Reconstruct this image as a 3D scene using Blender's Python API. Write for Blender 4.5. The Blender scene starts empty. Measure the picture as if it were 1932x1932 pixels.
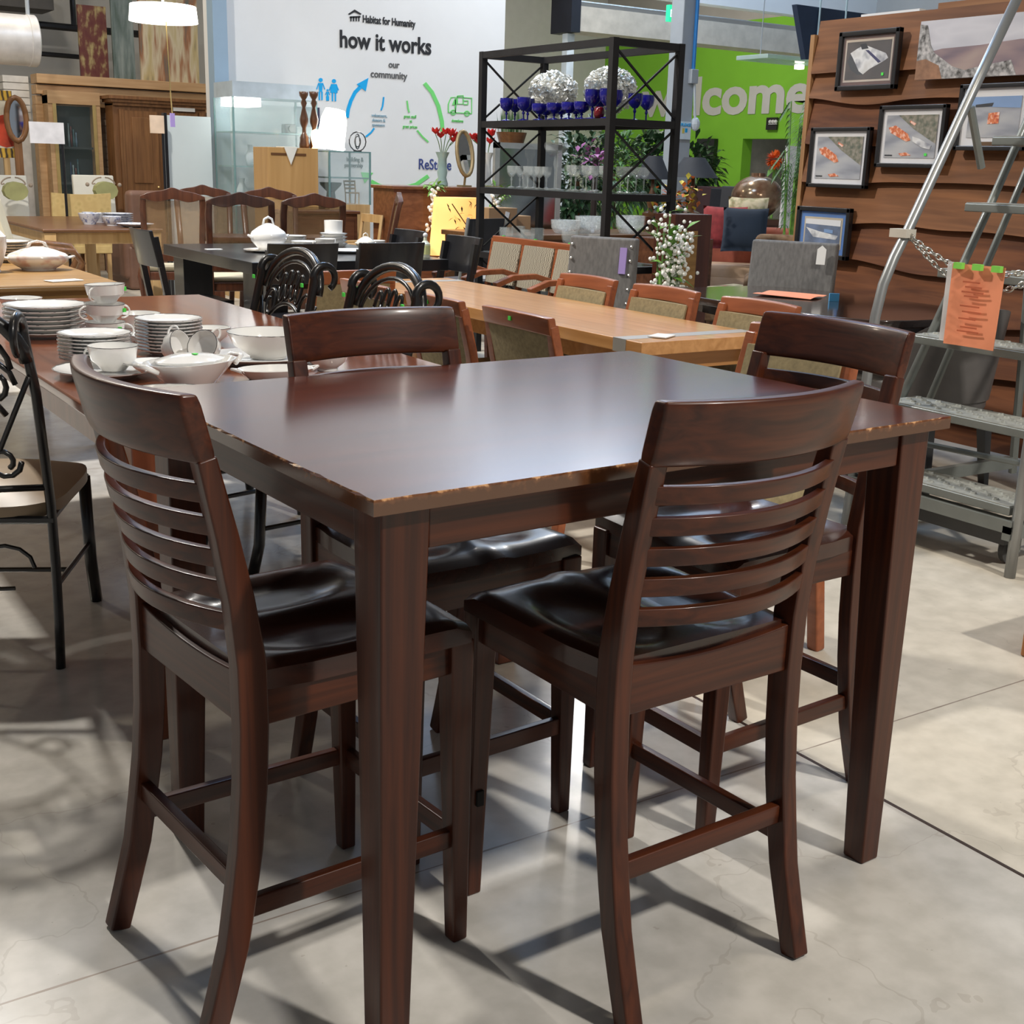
import bpy, bmesh, math, random
from mathutils import Vector, Matrix, noise
R = math.radians
random.seed(7)
SC = bpy.context.scene
COL = SC.collection
# ---------------------------------------------------------------- camera (world X/Y follow the building's walls)
F_PX, PITCH, ROLL, CAM_H, YAW = 2327.4, 0.2726, -0.0303, 1.3295, R(33.5)
_fw = Vector((0, math.cos(PITCH), -math.sin(PITCH))); _r = Vector((1, 0, 0)); _d = Vector((0, -math.sin(PITCH), -math.cos(PITCH)))
_X = math.cos(ROLL) * _r + math.sin(ROLL) * _d
_Y = -math.sin(ROLL) * _r + math.cos(ROLL) * _d
_rot = Matrix.Rotation(-YAW, 3, 'Z')
CX, CY, CF = _rot @ _X, _rot @ _Y, _rot @ _fw
CAM = Vector((0, 0, CAM_H))
cd = bpy.data.cameras.new('camera'); cam = bpy.data.objects.new('camera', cd); COL.objects.link(cam)
cd.sensor_width = 36; cd.lens = 36 * F_PX / 1932; cd.clip_end = 200; cd.clip_start = .05
cam.matrix_world = Matrix((( CX.x, -CY.x, -CF.x, 0), (CX.y, -CY.y, -CF.y, 0), (CX.z, -CY.z, -CF.z, CAM_H), (0, 0, 0, 1)))
SC.camera = cam

def at(px, py, z=None, u=None, v=None):
    """the point of the place seen at a pixel, on a level plane z or a wall plane u / v"""
    d = CF + ((px - 966) * CX + (py - 966) * CY) / F_PX
    if z is not None: t = (z - CAM.z) / d.z
    elif u is not None: t = u / d.x
    else: t = v / d.y
    return CAM + d * t

# ---------------------------------------------------------------- world, lights, exposure
SC.view_settings.view_transform = 'Standard'; SC.view_settings.look = 'None'
SC.view_settings.gamma = 1; SC.view_settings.use_curve_mapping = False
SC.view_settings.exposure = 0.12
w = bpy.data.worlds.new('world'); SC.world = w; w.use_nodes = True
bg = w.node_tree.nodes['Background']; bg.inputs[0].default_value = (0.80, 0.89, 1.0, 1); bg.inputs[1].default_value = 0.22

def area(name, loc, size, power, color, aim=None, sy=None, spread=180):
    l = bpy.data.lights.new(name, 'AREA'); l.energy = power; l.color = color; l.size = size
    l.spread = R(spread)
    if sy: l.shape = 'RECTANGLE'; l.size_y = sy
    o = bpy.data.objects.new(name, l); COL.objects.link(o); o.location = loc
    if aim: o.rotation_euler = (Vector(aim) - Vector(loc)).to_track_quat('-Z', 'Y').to_euler()
    return o
WARM = (1.0, .88, .70); NEUT = (1.0, .95, .88); BLUE = (.45, .68, 1.0)
# high-bay lamps under the ceiling; weaker ones are fill added for the background
for x, y, p, c in ((2.9, -2.6, 430, NEUT), (.9, 7.4, 430, NEUT), (4.9, 9.3, 45, NEUT), (-1.6, 10.8, 130, WARM), (2.6, 12.8, 75, WARM), (10.6, 14.0, 150, NEUT), (8.2, 10.6, 110, NEUT), (2.3, 1.4, 45, WARM)):
    area('high_bay_and_fill', (x, y, 5.3), .30, p, c)
# daylight: clerestory strip high on the back wall and skylight
area('clerestory_daylight', (7.6, 12.2, 5.0), 9, 85, (.55, .72, 1.0), (3, 4, 0), 1.8)
area('added_wall_wash', (10.2, 10.9, 5.7), 5, 110, BLUE, (10.2, 12.5, 3.9), .4)  # added blue light on the wall above the shutter; no window stands here
area('skylight_daylight', (4.3, 6.9, 5.8), 1.7, 125, (.35, .60, 1.0), (4.3, 6.6, 0), 1.6)

# ---------------------------------------------------------------- helpers: materials
MATS = {}
def _new(name):
    m = bpy.data.materials.new(name); m.use_nodes = True
    return m, m.node_tree.nodes, m.node_tree.links, m.node_tree.nodes['Principled BSDF']
def mat(name, c, rough=.5, metal=0, var=.12, scale=8, bump=0, emit=None, es=1, trans=0, coat=0, alpha=1, stretch=(1, 1, 1), spec=.5):
    if name in MATS: return MATS[name]
    m, N, L, b = _new(name)
    b.inputs['Roughness'].default_value = rough; b.inputs['Metallic'].default_value = metal
    b.inputs['Specular IOR Level'].default_value = spec
    b.inputs['Coat Weight'].default_value = coat; b.inputs['Coat Roughness'].default_value = .1
    b.inputs['Transmission Weight'].default_value = trans; b.inputs['Alpha'].default_value = alpha
    tc = N.new('ShaderNodeTexCoord'); mp = N.new('ShaderNodeMapping'); mp.inputs['Scale'].default_value = stretch
    nz = N.new('ShaderNodeTexNoise'); nz.inputs['Scale'].default_value = scale; nz.inputs['Detail'].default_value = 5
    L.new(tc.outputs['Object'], mp.inputs[0]); L.new(mp.outputs[0], nz.inputs['Vector'])
    rp = N.new('ShaderNodeValToRGB')
    rp.color_ramp.elements[0].position = .3; rp.color_ramp.elements[1].position = .7
    rp.color_ramp.elements[0].color = (*[max(0, x * (1 - var)) for x in c], 1)
    rp.color_ramp.elements[1].color = (*[min(1, x * (1 + var)) for x in c], 1)
    L.new(nz.outputs[0], rp.inputs[0]); L.new(rp.outputs[0], b.inputs['Base Color'])
    if bump:
        bp = N.new('ShaderNodeBump'); bp.inputs['Strength'].default_value = bump; bp.inputs['Distance'].default_value = .01
        L.new(nz.outputs[0], bp.inputs['Height']); L.new(bp.outputs[0], b.inputs['Normal'])
    if emit:
        b.inputs['Emission Color'].default_value = (*emit, 1); b.inputs['Emission Strength'].default_value = es
    MATS[name] = m
    return m
def wood(name, c1, c2, rough=.35, axis='X', scale=4, coat=.3, mid=None, bump=.03, spec=.4, fine=1):
    if name in MATS: return MATS[name]
    m, N, L, b = _new(name)
    b.inputs['Roughness'].default_value = rough; b.inputs['Coat Weight'].default_value = coat; b.inputs['Coat Roughness'].default_value = .12; b.inputs['Specular IOR Level'].default_value = spec
    tc = N.new('ShaderNodeTexCoord'); mp = N.new('ShaderNodeMapping')
    s = {'X': (.7, 9, 9), 'Y': (9, .7, 9), 'Z': (9, 9, .7)}[axis]; mp.inputs['Scale'].default_value = [q * (fine if q > 1 else 1) for q in s]
    nz = N.new('ShaderNodeTexNoise'); nz.inputs['Scale'].default_value = scale; nz.inputs['Detail'].default_value = 8; nz.inputs['Distortion'].default_value = .6
    L.new(tc.outputs['Object'], mp.inputs[0]); L.new(mp.outputs[0], nz.inputs['Vector'])
    rp = N.new('ShaderNodeValToRGB'); rp.color_ramp.elements[0].position = .32; rp.color_ramp.elements[1].position = .68
    rp.color_ramp.elements[0].color = (*c1, 1); rp.color_ramp.elements[1].color = (*c2, 1)
    L.new(nz.outputs[0], rp.inputs[0]); L.new(rp.outputs[0], b.inputs['Base Color'])
    bp = N.new('ShaderNodeBump'); bp.inputs['Strength'].default_value = bump; bp.inputs['Distance'].default_value = .004
    L.new(nz.outputs[0], bp.inputs['Height']); L.new(bp.outputs[0], b.inputs['Normal'])
    MATS[name] = m
    return m
def pattern(name, cols, kind='voronoi', scale=20, rough=.8, stretch=(1, 1, 1), detail=2):
    """cloth or painting with several colours: noise or cell pattern through a constant/linear ramp"""
    if name in MATS: return MATS[name]
    m, N, L, b = _new(name); b.inputs['Roughness'].default_value = rough
    tc = N.new('ShaderNodeTexCoord'); mp = N.new('ShaderNodeMapping'); mp.inputs['Scale'].default_value = stretch
    L.new(tc.outputs['Object'], mp.inputs[0])
    if kind == 'voronoi':
        t = N.new('ShaderNodeTexVoronoi'); out = t.outputs['Distance']
    elif kind == 'wave':
        t = N.new('ShaderNodeTexWave'); t.inputs['Distortion'].default_value = 4; t.inputs['Detail'].default_value = detail; out = t.outputs['Fac']
    else:
        t = N.new('ShaderNodeTexNoise'); t.inputs['Detail'].default_value = detail; out = t.outputs[0]
    t.inputs['Scale'].default_value = scale
    L.new(mp.outputs[0], t.inputs['Vector'])
    rp = N.new('ShaderNodeValToRGB'); el = rp.color_ramp.elements
    lo, hi = (.3, .7) if kind == 'noise' else (0, .75)
    for i, c in enumerate(cols):
        e = el[i] if i < 2 else el.new(1.0)
        e.position = lo + (hi - lo) * i / max(1, len(cols) - 1); e.color = (*c, 1)
    L.new(out, rp.inputs[0]); L.new(rp.outputs[0], b.inputs['Base Color'])
    MATS[name] = m
    return m

# ---------------------------------------------------------------- helpers: mesh building
class MB:
    def __init__(s): s.bm = bmesh.new(); s.M = Matrix()
    def at(s, loc=(0, 0, 0), rz=0, rx=0, ry=0):
        s.M = Matrix.Translation(loc) @ Matrix.Rotation(rz, 4, 'Z') @ Matrix.Rotation(ry, 4, 'Y') @ Matrix.Rotation(rx, 4, 'X'); return s
    def v(s, p): return s.bm.verts.new(s.M @ Vector(p))
    def face(s, vs):
        try: return s.bm.faces.new(vs)
        except ValueError: return None
    def hexa(s, b, t):
        b = [s.v(p) for p in b]; t = [s.v(p) for p in t]; n = len(b)
        s.face(b[::-1]); s.face(t)
        for i in range(n): s.face([b[i], b[(i + 1) % n], t[(i + 1) % n], t[i]])
        return s
    def box(s, x0, x1, y0, y1, z0, z1):
        x0, x1 = min(x0, x1), max(x0, x1); y0, y1 = min(y0, y1), max(y0, y1); z0, z1 = min(z0, z1), max(z0, z1)
        q = [(x0, y0), (x1, y0), (x1, y1), (x0, y1)]
        return s.hexa([(*p, z0) for p in q], [(*p, z1) for p in q])
    def cbox(s, c, sz): return s.box(c[0] - sz[0] / 2, c[0] + sz[0] / 2, c[1] - sz[1] / 2, c[1] + sz[1] / 2, c[2] - sz[2] / 2, c[2] + sz[2] / 2)
    def taper(s, a, b, sa, sb):
        """square post from a to b with (sx, sy) at each end"""
        f = lambda p, q: [(p[0] - q[0] / 2, p[1] - q[1] / 2, p[2]), (p[0] + q[0] / 2, p[1] - q[1] / 2, p[2]), (p[0] + q[0] / 2, p[1] + q[1] / 2, p[2]), (p[0] - q[0] / 2, p[1] + q[1] / 2, p[2])]
        return s.hexa(f(a, sa), f(b, sb))
    def tube(s, pts, r, n=8, closed=False, flat=None):
        P = [Vector(p) for p in pts]; k = len(P)
        rr = r if isinstance(r, (list, tuple)) else [r] * k
        rings = []; up = None
        for i in range(k):
            a = P[(i - 1) % k] if (closed or i) else P[i]; b = P[(i + 1) % k] if (closed or i < k - 1) else P[i]
            t = (b - a).normalized() if (b - a).length > 1e-9 else Vector((0, 0, 1))
            if up is None: up = Vector((0, 0, 1)) if abs(t.z) < .9 else Vector((1, 0, 0))
            x = t.cross(up)
            if x.length < 1e-6: x = t.orthogonal()
            x.normalize(); y = x.cross(t).normalized(); up = y
            ring = []
            for j in range(n):
                an = 2 * math.pi * (j + .5) / n
                ring.append(s.v(P[i] + rr[i] * (math.cos(an) * x + (flat or 1) * math.sin(an) * y)))
            rings.append(ring)
        for i in range(k if closed else k - 1):
            A, B = rings[i], rings[(i + 1) % k]
            for j in range(n): s.face([A[j], A[(j + 1) % n], B[(j + 1) % n], B[j]])
        if not closed: s.face(rings[0][::-1]); s.face(rings[-1])
        return s
    def bar(s, pts, w, d, wv=(1, 0, 0)):
        """rectangular rail along pts: width w along wv, depth d across"""
        P = [Vector(p) for p in pts]; k = len(P); W = Vector(wv).normalized(); rings = []
        for i in range(k):
            t = (P[min(i + 1, k - 1)] - P[max(i - 1, 0)]).normalized(); nn = t.cross(W).normalized()
            ww = w[i] if isinstance(w, (list, tuple)) else w; dd = d[i] if isinstance(d, (list, tuple)) else d
            rings.append([s.v(P[i] + sx * ww / 2 * W + sy * dd / 2 * nn) for sx, sy in ((-1, -1), (1, -1), (1, 1), (-1, 1))])
        for A, B in zip(rings, rings[1:]):
            for j in range(4): s.face([A[j], A[(j + 1) % 4], B[(j + 1) % 4], B[j]])
        s.face(rings[0][::-1]); s.face(rings[-1]); return s
    def lathe(s, prof, n=20, c=(0, 0, 0)):
        rings = []
        for r, z in prof:
            rings.append([s.v((c[0] + r * math.cos(2 * math.pi * j / n), c[1] + r * math.sin(2 * math.pi * j / n), c[2] + z)) for j in range(n)] if r > 1e-5 else [s.v((c[0], c[1], c[2] + z))])
        for A, B in zip(rings, rings[1:]):
            if len(A) == 1 and len(B) == 1: continue
            for j in range(n):
                if len(A) == 1: s.face([A[0], B[(j + 1) % n], B[j]])
                elif len(B) == 1: s.face([A[j], A[(j + 1) % n], B[0]])
                else: s.face([A[j], A[(j + 1) % n], B[(j + 1) % n], B[j]])
        if len(rings[0]) > 1: s.face(rings[0][::-1])
        if len(rings[-1]) > 1: s.face(rings[-1])
        return s
    def prism(s, poly, d0, d1, plane='xy'):
        f = {'xy': lambda p, d: (p[0], p[1], d), 'xz': lambda p, d: (p[0], d, p[1]), 'yz': lambda p, d: (d, p[0], p[1])}[plane]
        return s.hexa([f(p, d0) for p in poly], [f(p, d1) for p in poly])
    def slab(s, f0, f1, ns, nt):
        """closed slab between two surfaces f0(s,t) and f1(s,t)"""
        A = [[s.v(f0(i / ns, j / nt)) for j in range(nt + 1)] for i in range(ns + 1)]
        B = [[s.v(f1(i / ns, j / nt)) for j in range(nt + 1)] for i in range(ns + 1)]
        for i in range(ns):
            for j in range(nt):
                s.face([A[i][j], A[i][j + 1], A[i + 1][j + 1], A[i + 1][j]]); s.face([B[i][j], B[i + 1][j], B[i + 1][j + 1], B[i][j + 1]])
        for i in range(ns):
            s.face([A[i][0], A[i + 1][0], B[i + 1][0], B[i][0]]); s.face([A[i][nt], B[i][nt], B[i + 1][nt], A[i + 1][nt]])
        for j in range(nt):
            s.face([A[0][j], B[0][j], B[0][j + 1], A[0][j + 1]]); s.face([A[ns][j], A[ns][j + 1], B[ns][j + 1], B[ns][j]])
        return s
    def ball(s, c, r, seg=10, sq=(1, 1, 1), jit=0):
        prof = [(math.sin(math.pi * i / seg), -math.cos(math.pi * i / seg)) for i in range(seg + 1)]
        st = len(s.bm.verts)
        n = seg + 2; rings = []
        for rr, z in prof:
            rings.append([s.v((c[0] + r * sq[0] * rr * math.cos(2 * math.pi * j / n), c[1] + r * sq[1] * rr * math.sin(2 * math.pi * j / n), c[2] + r * sq[2] * z)) for j in range(n)] if rr > 1e-4 else [s.v((c[0], c[1], c[2] + r * sq[2] * z))])
        for A, B in zip(rings, rings[1:]):
            for j in range(n):
                if len(A) == 1: s.face([A[0], B[(j + 1) % n], B[j]])
                elif len(B) == 1: s.face([A[j], A[(j + 1) % n], B[0]])
                else: s.face([A[j], A[(j + 1) % n], B[(j + 1) % n], B[j]])
        return s
    def leaf(s, c, d, L, wd, droop=.2):
        """one folded leaf from c in direction d"""
        c = Vector(c); d = Vector(d).normalized(); sd = d.cross(Vector((0, 0, 1)))
        sd = sd.normalized() if sd.length > 1e-4 else Vector((1, 0, 0))
        m = c + d * L * .5; e = c + d * L - Vector((0, 0, droop * L))
        a = s.v(c); b = s.v(m + sd * wd / 2); t = s.v(e); q = s.v(m - sd * wd / 2); k = s.v(m + Vector((0, 0, -.12 * wd)))
        s.face([a, b, k]); s.face([b, t, k]); s.face([t, q, k]); s.face([q, a, k]); return s
    def build(s, name, m, parent=None, smooth=False, bevel=0, loc=None, seg=2):
        bmesh.ops.recalc_face_normals(s.bm, faces=s.bm.faces)
        me = bpy.data.meshes.new(name); s.bm.to_mesh(me); s.bm.free()
        o = bpy.data.objects.new(name, me); COL.objects.link(o)
        for mm in (m if isinstance(m, (list, tuple)) else [m]): me.materials.append(mm)
        if smooth: me.polygons.foreach_set('use_smooth', [True] * len(me.polygons)); me.update()
        if smooth == 2: autosmooth(o)
        if bevel:
            b = o.modifiers.new('bevel', 'BEVEL'); b.width = bevel; b.segments = seg; b.limit_method = 'ANGLE'; b.angle_limit = R(40)
            me.polygons.foreach_set('use_smooth', [True] * len(me.polygons))
            wn = o.modifiers.new('wn', 'WEIGHTED_NORMAL'); wn.keep_sharp = False
        if parent: o.parent = parent
        if loc is not None: o.location = loc
        return o
def autosmooth(o):
    me = o.data
    bm = bmesh.new(); bm.from_mesh(me)
    for e in bm.edges:
        if len(e.link_faces) == 2 and e.calc_face_angle(0) > R(38): e.smooth = False
    bm.to_mesh(me); bm.free()
def tag(o, label, cat, group=None, kind=None):
    o['label'] = label
    if cat: o['category'] = cat
    if group: o['group'] = group
    if kind: o['kind'] = kind
    return o
def thing(name, label, cat, loc=(0, 0, 0), rz=0, group=None):
    o = bpy.data.objects.new(name, None); COL.objects.link(o); o.empty_display_size = .05
    o.location = loc; o.rotation_euler = (0, 0, rz)
    return tag(o, label, cat, group)
def struct(o): o['kind'] = 'structure'; return o
def dup(root, loc, rz=0, label=None, group=None, scale=None, tilt=None):
    def cp(o, par):
        c = o.copy(); COL.objects.link(c)
        if par: c.parent = par
        for ch in list(o.children): cp(ch, c)
        return c
    r = cp(root, None); r.location = loc; r.rotation_euler = (tilt or 0, 0, rz)
    if label: r['label'] = label
    if group: r['group'] = group
    if scale: r.scale = scale if isinstance(scale, tuple) else (scale,) * 3
    return r
def text(body, size, m, parent, origin, xdir, name='lettering', bold=0, align='LEFT', ext=.004, up=(0, 0, 1), sx=1):
    c = bpy.data.curves.new(name, 'FONT'); c.body = body; c.size = size; c.extrude = ext; c.offset = bold * size * .35; c.align_x = align; c.resolution_u = 4
    tmp = bpy.data.objects.new('tmp', c); COL.objects.link(tmp)
    dg = bpy.context.evaluated_depsgraph_get(); me = bpy.data.meshes.new_from_object(tmp.evaluated_get(dg))
    bpy.data.objects.remove(tmp)
    X = Vector(xdir).normalized(); U = Vector(up).normalized(); Z = X.cross(U)
    Mx = Matrix(((X.x * sx, U.x, Z.x, origin[0]), (X.y * sx, U.y, Z.y, origin[1]), (X.z * sx, U.z, Z.z, origin[2]), (0, 0, 0, 1)))
    me.transform(Mx); me.materials.clear(); me.materials.append(m)
    o = bpy.data.objects.new(name, me); COL.objects.link(o)
    if parent: o.parent = parent
    return o
# ================================================================ the setting
def floor_mat():
    m, N, L, b = _new('polished_concrete')
    tc = N.new('ShaderNodeTexCoord'); sx = N.new('ShaderNodeSeparateXYZ'); L.new(tc.outputs['Object'], sx.inputs[0])
    def nz(sc, det=6, dist=0):
        n = N.new('ShaderNodeTexNoise'); n.inputs['Scale'].default_value = sc; n.inputs['Detail'].default_value = det; n.inputs['Distortion'].default_value = dist
        L.new(tc.outputs['Object'], n.inputs['Vector']); return n.outputs[0]
    def ramp(x, *st):
        r = N.new('ShaderNodeValToRGB'); e = r.color_ramp.elements
        for i, (p, c) in enumerate(st):
            k = e[i] if i < 2 else e.new(1); k.position = p; k.color = (*c, 1)
        L.new(x, r.inputs[0]); return r.outputs[0]
    def mth(op, a, bb, c=None):
        n = N.new('ShaderNodeMath'); n.operation = op
        for i, q in enumerate((a, bb, c)):
            if q is None: continue
            if isinstance(q, (int, float)): n.inputs[i].default_value = q
            else: L.new(q, n.inputs[i])
        return n.outputs[0]
    def mix(f, a, c, mode='MIX'):
        n = N.new('ShaderNodeMix'); n.data_type = 'RGBA'; n.blend_type = mode
        if isinstance(f, float): n.inputs[0].default_value = f
        else: L.new(f, n.inputs[0])
        for i, q in ((6, a), (7, c)):
            if isinstance(q, tuple): n.inputs[i].default_value = (*q, 1)
            else: L.new(q, n.inputs[i])
        return n.outputs[2]
    big = ramp(nz(1.3, 8, .8), (.3, (.47, .445, .405)), (.7, (.60, .575, .53)))
    fine = ramp(nz(14, 8), (.35, (.84, .84, .83)), (.65, (1, 1, 1)))
    col = mix(1.0, big, fine, 'MULTIPLY')
    right = mth('GREATER_THAN', sx.outputs[0], 2.07)
    col = mix(right, col, mix(1.0, col, (1.12, 1.08, .99), 'MULTIPLY'))
    # thin crazing lines and pits
    vo = N.new('ShaderNodeTexVoronoi'); vo.feature = 'DISTANCE_TO_EDGE'; vo.inputs['Scale'].default_value = .9
    wv = N.new('ShaderNodeVectorMath'); wv.operation = 'ADD'; n3 = N.new('ShaderNodeTexNoise'); n3.inputs['Scale'].default_value = 1.8; n3.inputs['Detail'].default_value = 5
    L.new(tc.outputs['Object'], n3.inputs['Vector']); L.new(tc.outputs['Object'], wv.inputs[0]); L.new(n3.outputs[1], wv.inputs[1]); L.new(wv.outputs[0], vo.inputs['Vector'])
    cr = mth('MULTIPLY', mth('LESS_THAN', vo.outputs[0], .0025), .22)
    col = mix(cr, col, (.25, .21, .17))
    pits = mth('MULTIPLY', mth('GREATER_THAN', nz(32, 2), .74), .4)
    col = mix(pits, col, (.30, .27, .23))
    ju = mth('LESS_THAN', mth('ABSOLUTE', mth('SUBTRACT', sx.outputs[0], 2.07), None), .0055)
    jn = mth('MULTIPLY', nz(6, 4), .006)
    jv = mth('LESS_THAN', mth('ABSOLUTE', mth('SUBTRACT', sx.outputs[1], 1.863), None), mth('SUBTRACT', jn, .0008))
    jv2 = mth('LESS_THAN', mth('ABSOLUTE', mth('SUBTRACT', sx.outputs[1], 5.4), None), .003)
    col = mix(mth('MAXIMUM', jv, jv2), col, (.27, .22, .18))
    col = mix(ju, col, (.05, .035, .03))
    L.new(col, b.inputs['Base Color'])
    rg = N.new('ShaderNodeMapRange'); rg.inputs[3].default_value = .10; rg.inputs[4].default_value = .26; L.new(nz(2.2, 6), rg.inputs[0])
    rr = mth('ADD', rg.outputs[0], mth('MULTIPLY', right, .22)); L.new(rr, b.inputs['Roughness'])
    b.inputs['Specular IOR Level'].default_value = .5
    bp = N.new('ShaderNodeBump'); bp.inputs['Strength'].default_value = .02; bp.inputs['Distance'].default_value = .01; L.new(nz(5, 4), bp.inputs['Height']); L.new(bp.outputs[0], b.inputs['Normal'])
    return m
struct(MB().box(-11, 18, -5, 20, -.1, 0).build('floor', floor_mat()))
ceil_m = mat('ceiling_paint', (.42, .43, .45), .9)
struct(MB().box(-11, 18, -5, 20, 6, 6.1).build('ceiling', ceil_m))
wall_m = mat('white_wall_paint', (.70, .70, .69), .55, var=.02, scale=3)
grey_m = mat('grey_wall_paint', (.42, .40, .37), .8, var=.05, scale=2)
WB = 12.5
wb = struct(MB().box(4.55, 7.98, WB, WB + .2, 0, 6).box(7.98, 16.2, WB, WB + .2, 3.35, 6).build('wall_back', wall_m))
struct(MB().box(-11, 7.9, 17.5, 17.7, 0, 6).build('wall_left', grey_m))
struct(MB().box(7.9, 18, 18.6, 18.8, 0, 6).build('wall_lobby', mat('lobby_paint', (.55, .55, .53), .8, var=.03)))
green_m = mat('green_wall_paint', (.20, .50, .03), .75, var=.04, scale=2)
wr = struct(MB().box(14, 14.2, 14.93, 18.6, 0, 3.6).box(14, 14.2, 13.1, 13.9, 0, 3.6).box(14, 14.2, 13.9, 14.93, 1.86, 3.6).build('wall_right', green_m))
struct(MB().box(14, 14.2, 13.1, 18.6, 3.6, 6).box(14, 14.2, 9, 13.1, 0, 6).build('trim_2', grey_m))

# ================================================================ dark counter-height dining set
ESP = wood('espresso_wood_x', (.030, .0066, .0024), (.080, .0185, .0054), .36, 'X', 3, .15, spec=.33, fine=2.2)
ESPZ = wood('espresso_wood_z', (.030, .0066, .0024), (.080, .0185, .0054), .36, 'Z', 3, .15, spec=.33, fine=2.2)
ESPY = wood('espresso_wood_y', (.030, .0066, .0024), (.080, .0185, .0054), .36, 'Y', 3, .15, spec=.33, fine=2.2)
SEATW = wood('seat_wood', (.022, .0065, .0042), (.056, .0155, .0078), .27, 'Y', 3, .3)
def top_mat():
    m = wood('counter_table_top', (.050, .0105, .0062), (.105, .025, .012), .17, 'X', 2.2, .5, bump=.02)
    N, L = m.node_tree.nodes, m.node_tree.links; b = N['Principled BSDF']
    b.inputs['Coat Roughness'].default_value = .16
    old = b.inputs['Base Color'].links[0].from_socket
    tc = N.new('ShaderNodeTexCoord'); sp = N.new('ShaderNodeSeparateXYZ'); L.new(tc.outputs['Normal'], sp.inputs[0])
    po = N.new('ShaderNodeSeparateXYZ'); L.new(tc.outputs['Object'], po.inputs[0])
    side = N.new('ShaderNodeMath'); side.operation = 'LESS_THAN'; side.inputs[1].default_value = .75; L.new(sp.outputs[2], side.inputs[0])
    nz = N.new('ShaderNodeTexNoise'); nz.inputs['Scale'].default_value = 55; nz.inputs['Detail'].default_value = 6; L.new(tc.outputs['Object'], nz.inputs[0])
    z = N.new('ShaderNodeMapRange'); z.inputs[1].default_value = .902; z.inputs[2].default_value = .914; z.inputs[3].default_value = -.16; z.inputs[4].default_value = .16; L.new(po.outputs[2], z.inputs[0])
    ad = N.new('ShaderNodeMath'); L.new(nz.outputs[0], ad.inputs[0]); L.new(z.outputs[0], ad.inputs[1])
    rp = N.new('ShaderNodeValToRGB'); e = rp.color_ramp.elements; e[0].position = .46; e[0].color = (.085, .031, .011, 1); e[1].position = .74; e[1].color = (.55, .30, .14, 1)
    k = e.new(.64); k.color = (.15, .056, .019, 1); L.new(ad.outputs[0], rp.inputs[0])
    mx = N.new('ShaderNodeMix'); mx.data_type = 'RGBA'; L.new(side.outputs[0], mx.inputs[0]); L.new(old, mx.inputs[6]); L.new(rp.outputs[0], mx.inputs[7]); L.new(mx.outputs[2], b.inputs['Base Color'])
    return m
A = at(705, 945, z=.914)
TA, TL, TW = .627 - YAW, 1.203, .901
tb = thing('counter_table', 'large dark brown counter-height table with chipped worn edges among four tall chairs', 'table', (A.x, A.y, 0), TA)
def top_fn():
    mb = MB(); n = 96; pts = []
    def edge(a, b, k):
        for i in range(k):
            t = i / k; p = Vector(a).lerp(Vector(b), t); pts.append(p)
    edge((0, 0), (TL, 0), 60); edge((TL, 0), (TL, TW), 40); edge((TL, TW), (0, TW), 10); edge((0, TW), (0, 0), 40)
    c = Vector((TL / 2, TW / 2)); q = []
    for p in pts:
        nn = noise.noise(Vector((p.x * 35, p.y * 35, 0))) + .6 * noise.noise(Vector((p.x * 90, p.y * 90, 3)))
        d = .0015 + max(0, nn) * .004
        on = Vector((0 if 0 < p.x < TL else (1 if p.x == 0 else -1), 0 if 0 < p.y < TW else (1 if p.y == 0 else -1)))
        q.append(p + on * d)
    lo = [mb.v((p.x, p.y, .892)) for p in pts]; mid = [mb.v((p.x, p.y, .911)) for p in pts]; hi = [mb.v((p.x, p.y, .914)) for p in q]
    m = len(pts)
    for i in range(m):
        j = (i + 1) % m
        mb.face([lo[i], lo[j], mid[j], mid[i]]); mb.face([mid[i], mid[j], hi[j], hi[i]])
    mb.face(hi); mb.face(lo[::-1]); return mb
top_fn().build('table_top', top_mat(), tb)
ins = .024; lw = .078
for ax, ay in ((0, 0), (1, 0), (1, 1), (0, 1)):
    # taper on the inner faces; outer faces straight
    fx = ins if ax == 0 else TL - ins; fy = ins if ay == 0 else TW - ins
    dx, dy = (1 if ax == 0 else -1), (1 if ay == 0 else -1)
    f = lambda s, z: [(min(fx, fx + dx * s), min(fy, fy + dy * s), z), (max(fx, fx + dx * s), min(fy, fy + dy * s), z), (max(fx, fx + dx * s), max(fy, fy + dy * s), z), (min(fx, fx + dx * s), max(fy, fy + dy * s), z)]
    MB().hexa(f(.049, 0), f(lw, .892)).build('leg', ESPZ, tb, bevel=.004)
for a, b_, m in (((ins + lw, ins + .006), (TL - ins - lw, ins + .028), ESP), ((ins + lw, TW - ins - .028), (TL - ins - lw, TW - ins - .006), ESP),
              ((ins + .006, ins + lw), (ins + .028, TW - ins - lw), ESPY), ((TL - ins - .028, ins + lw), (TL - ins - .006, TW - ins - lw), ESPY)):
    MB().box(a[0], b_[0], a[1], b_[1], .826, .892).build('apron', m, tb, bevel=.003)

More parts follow.
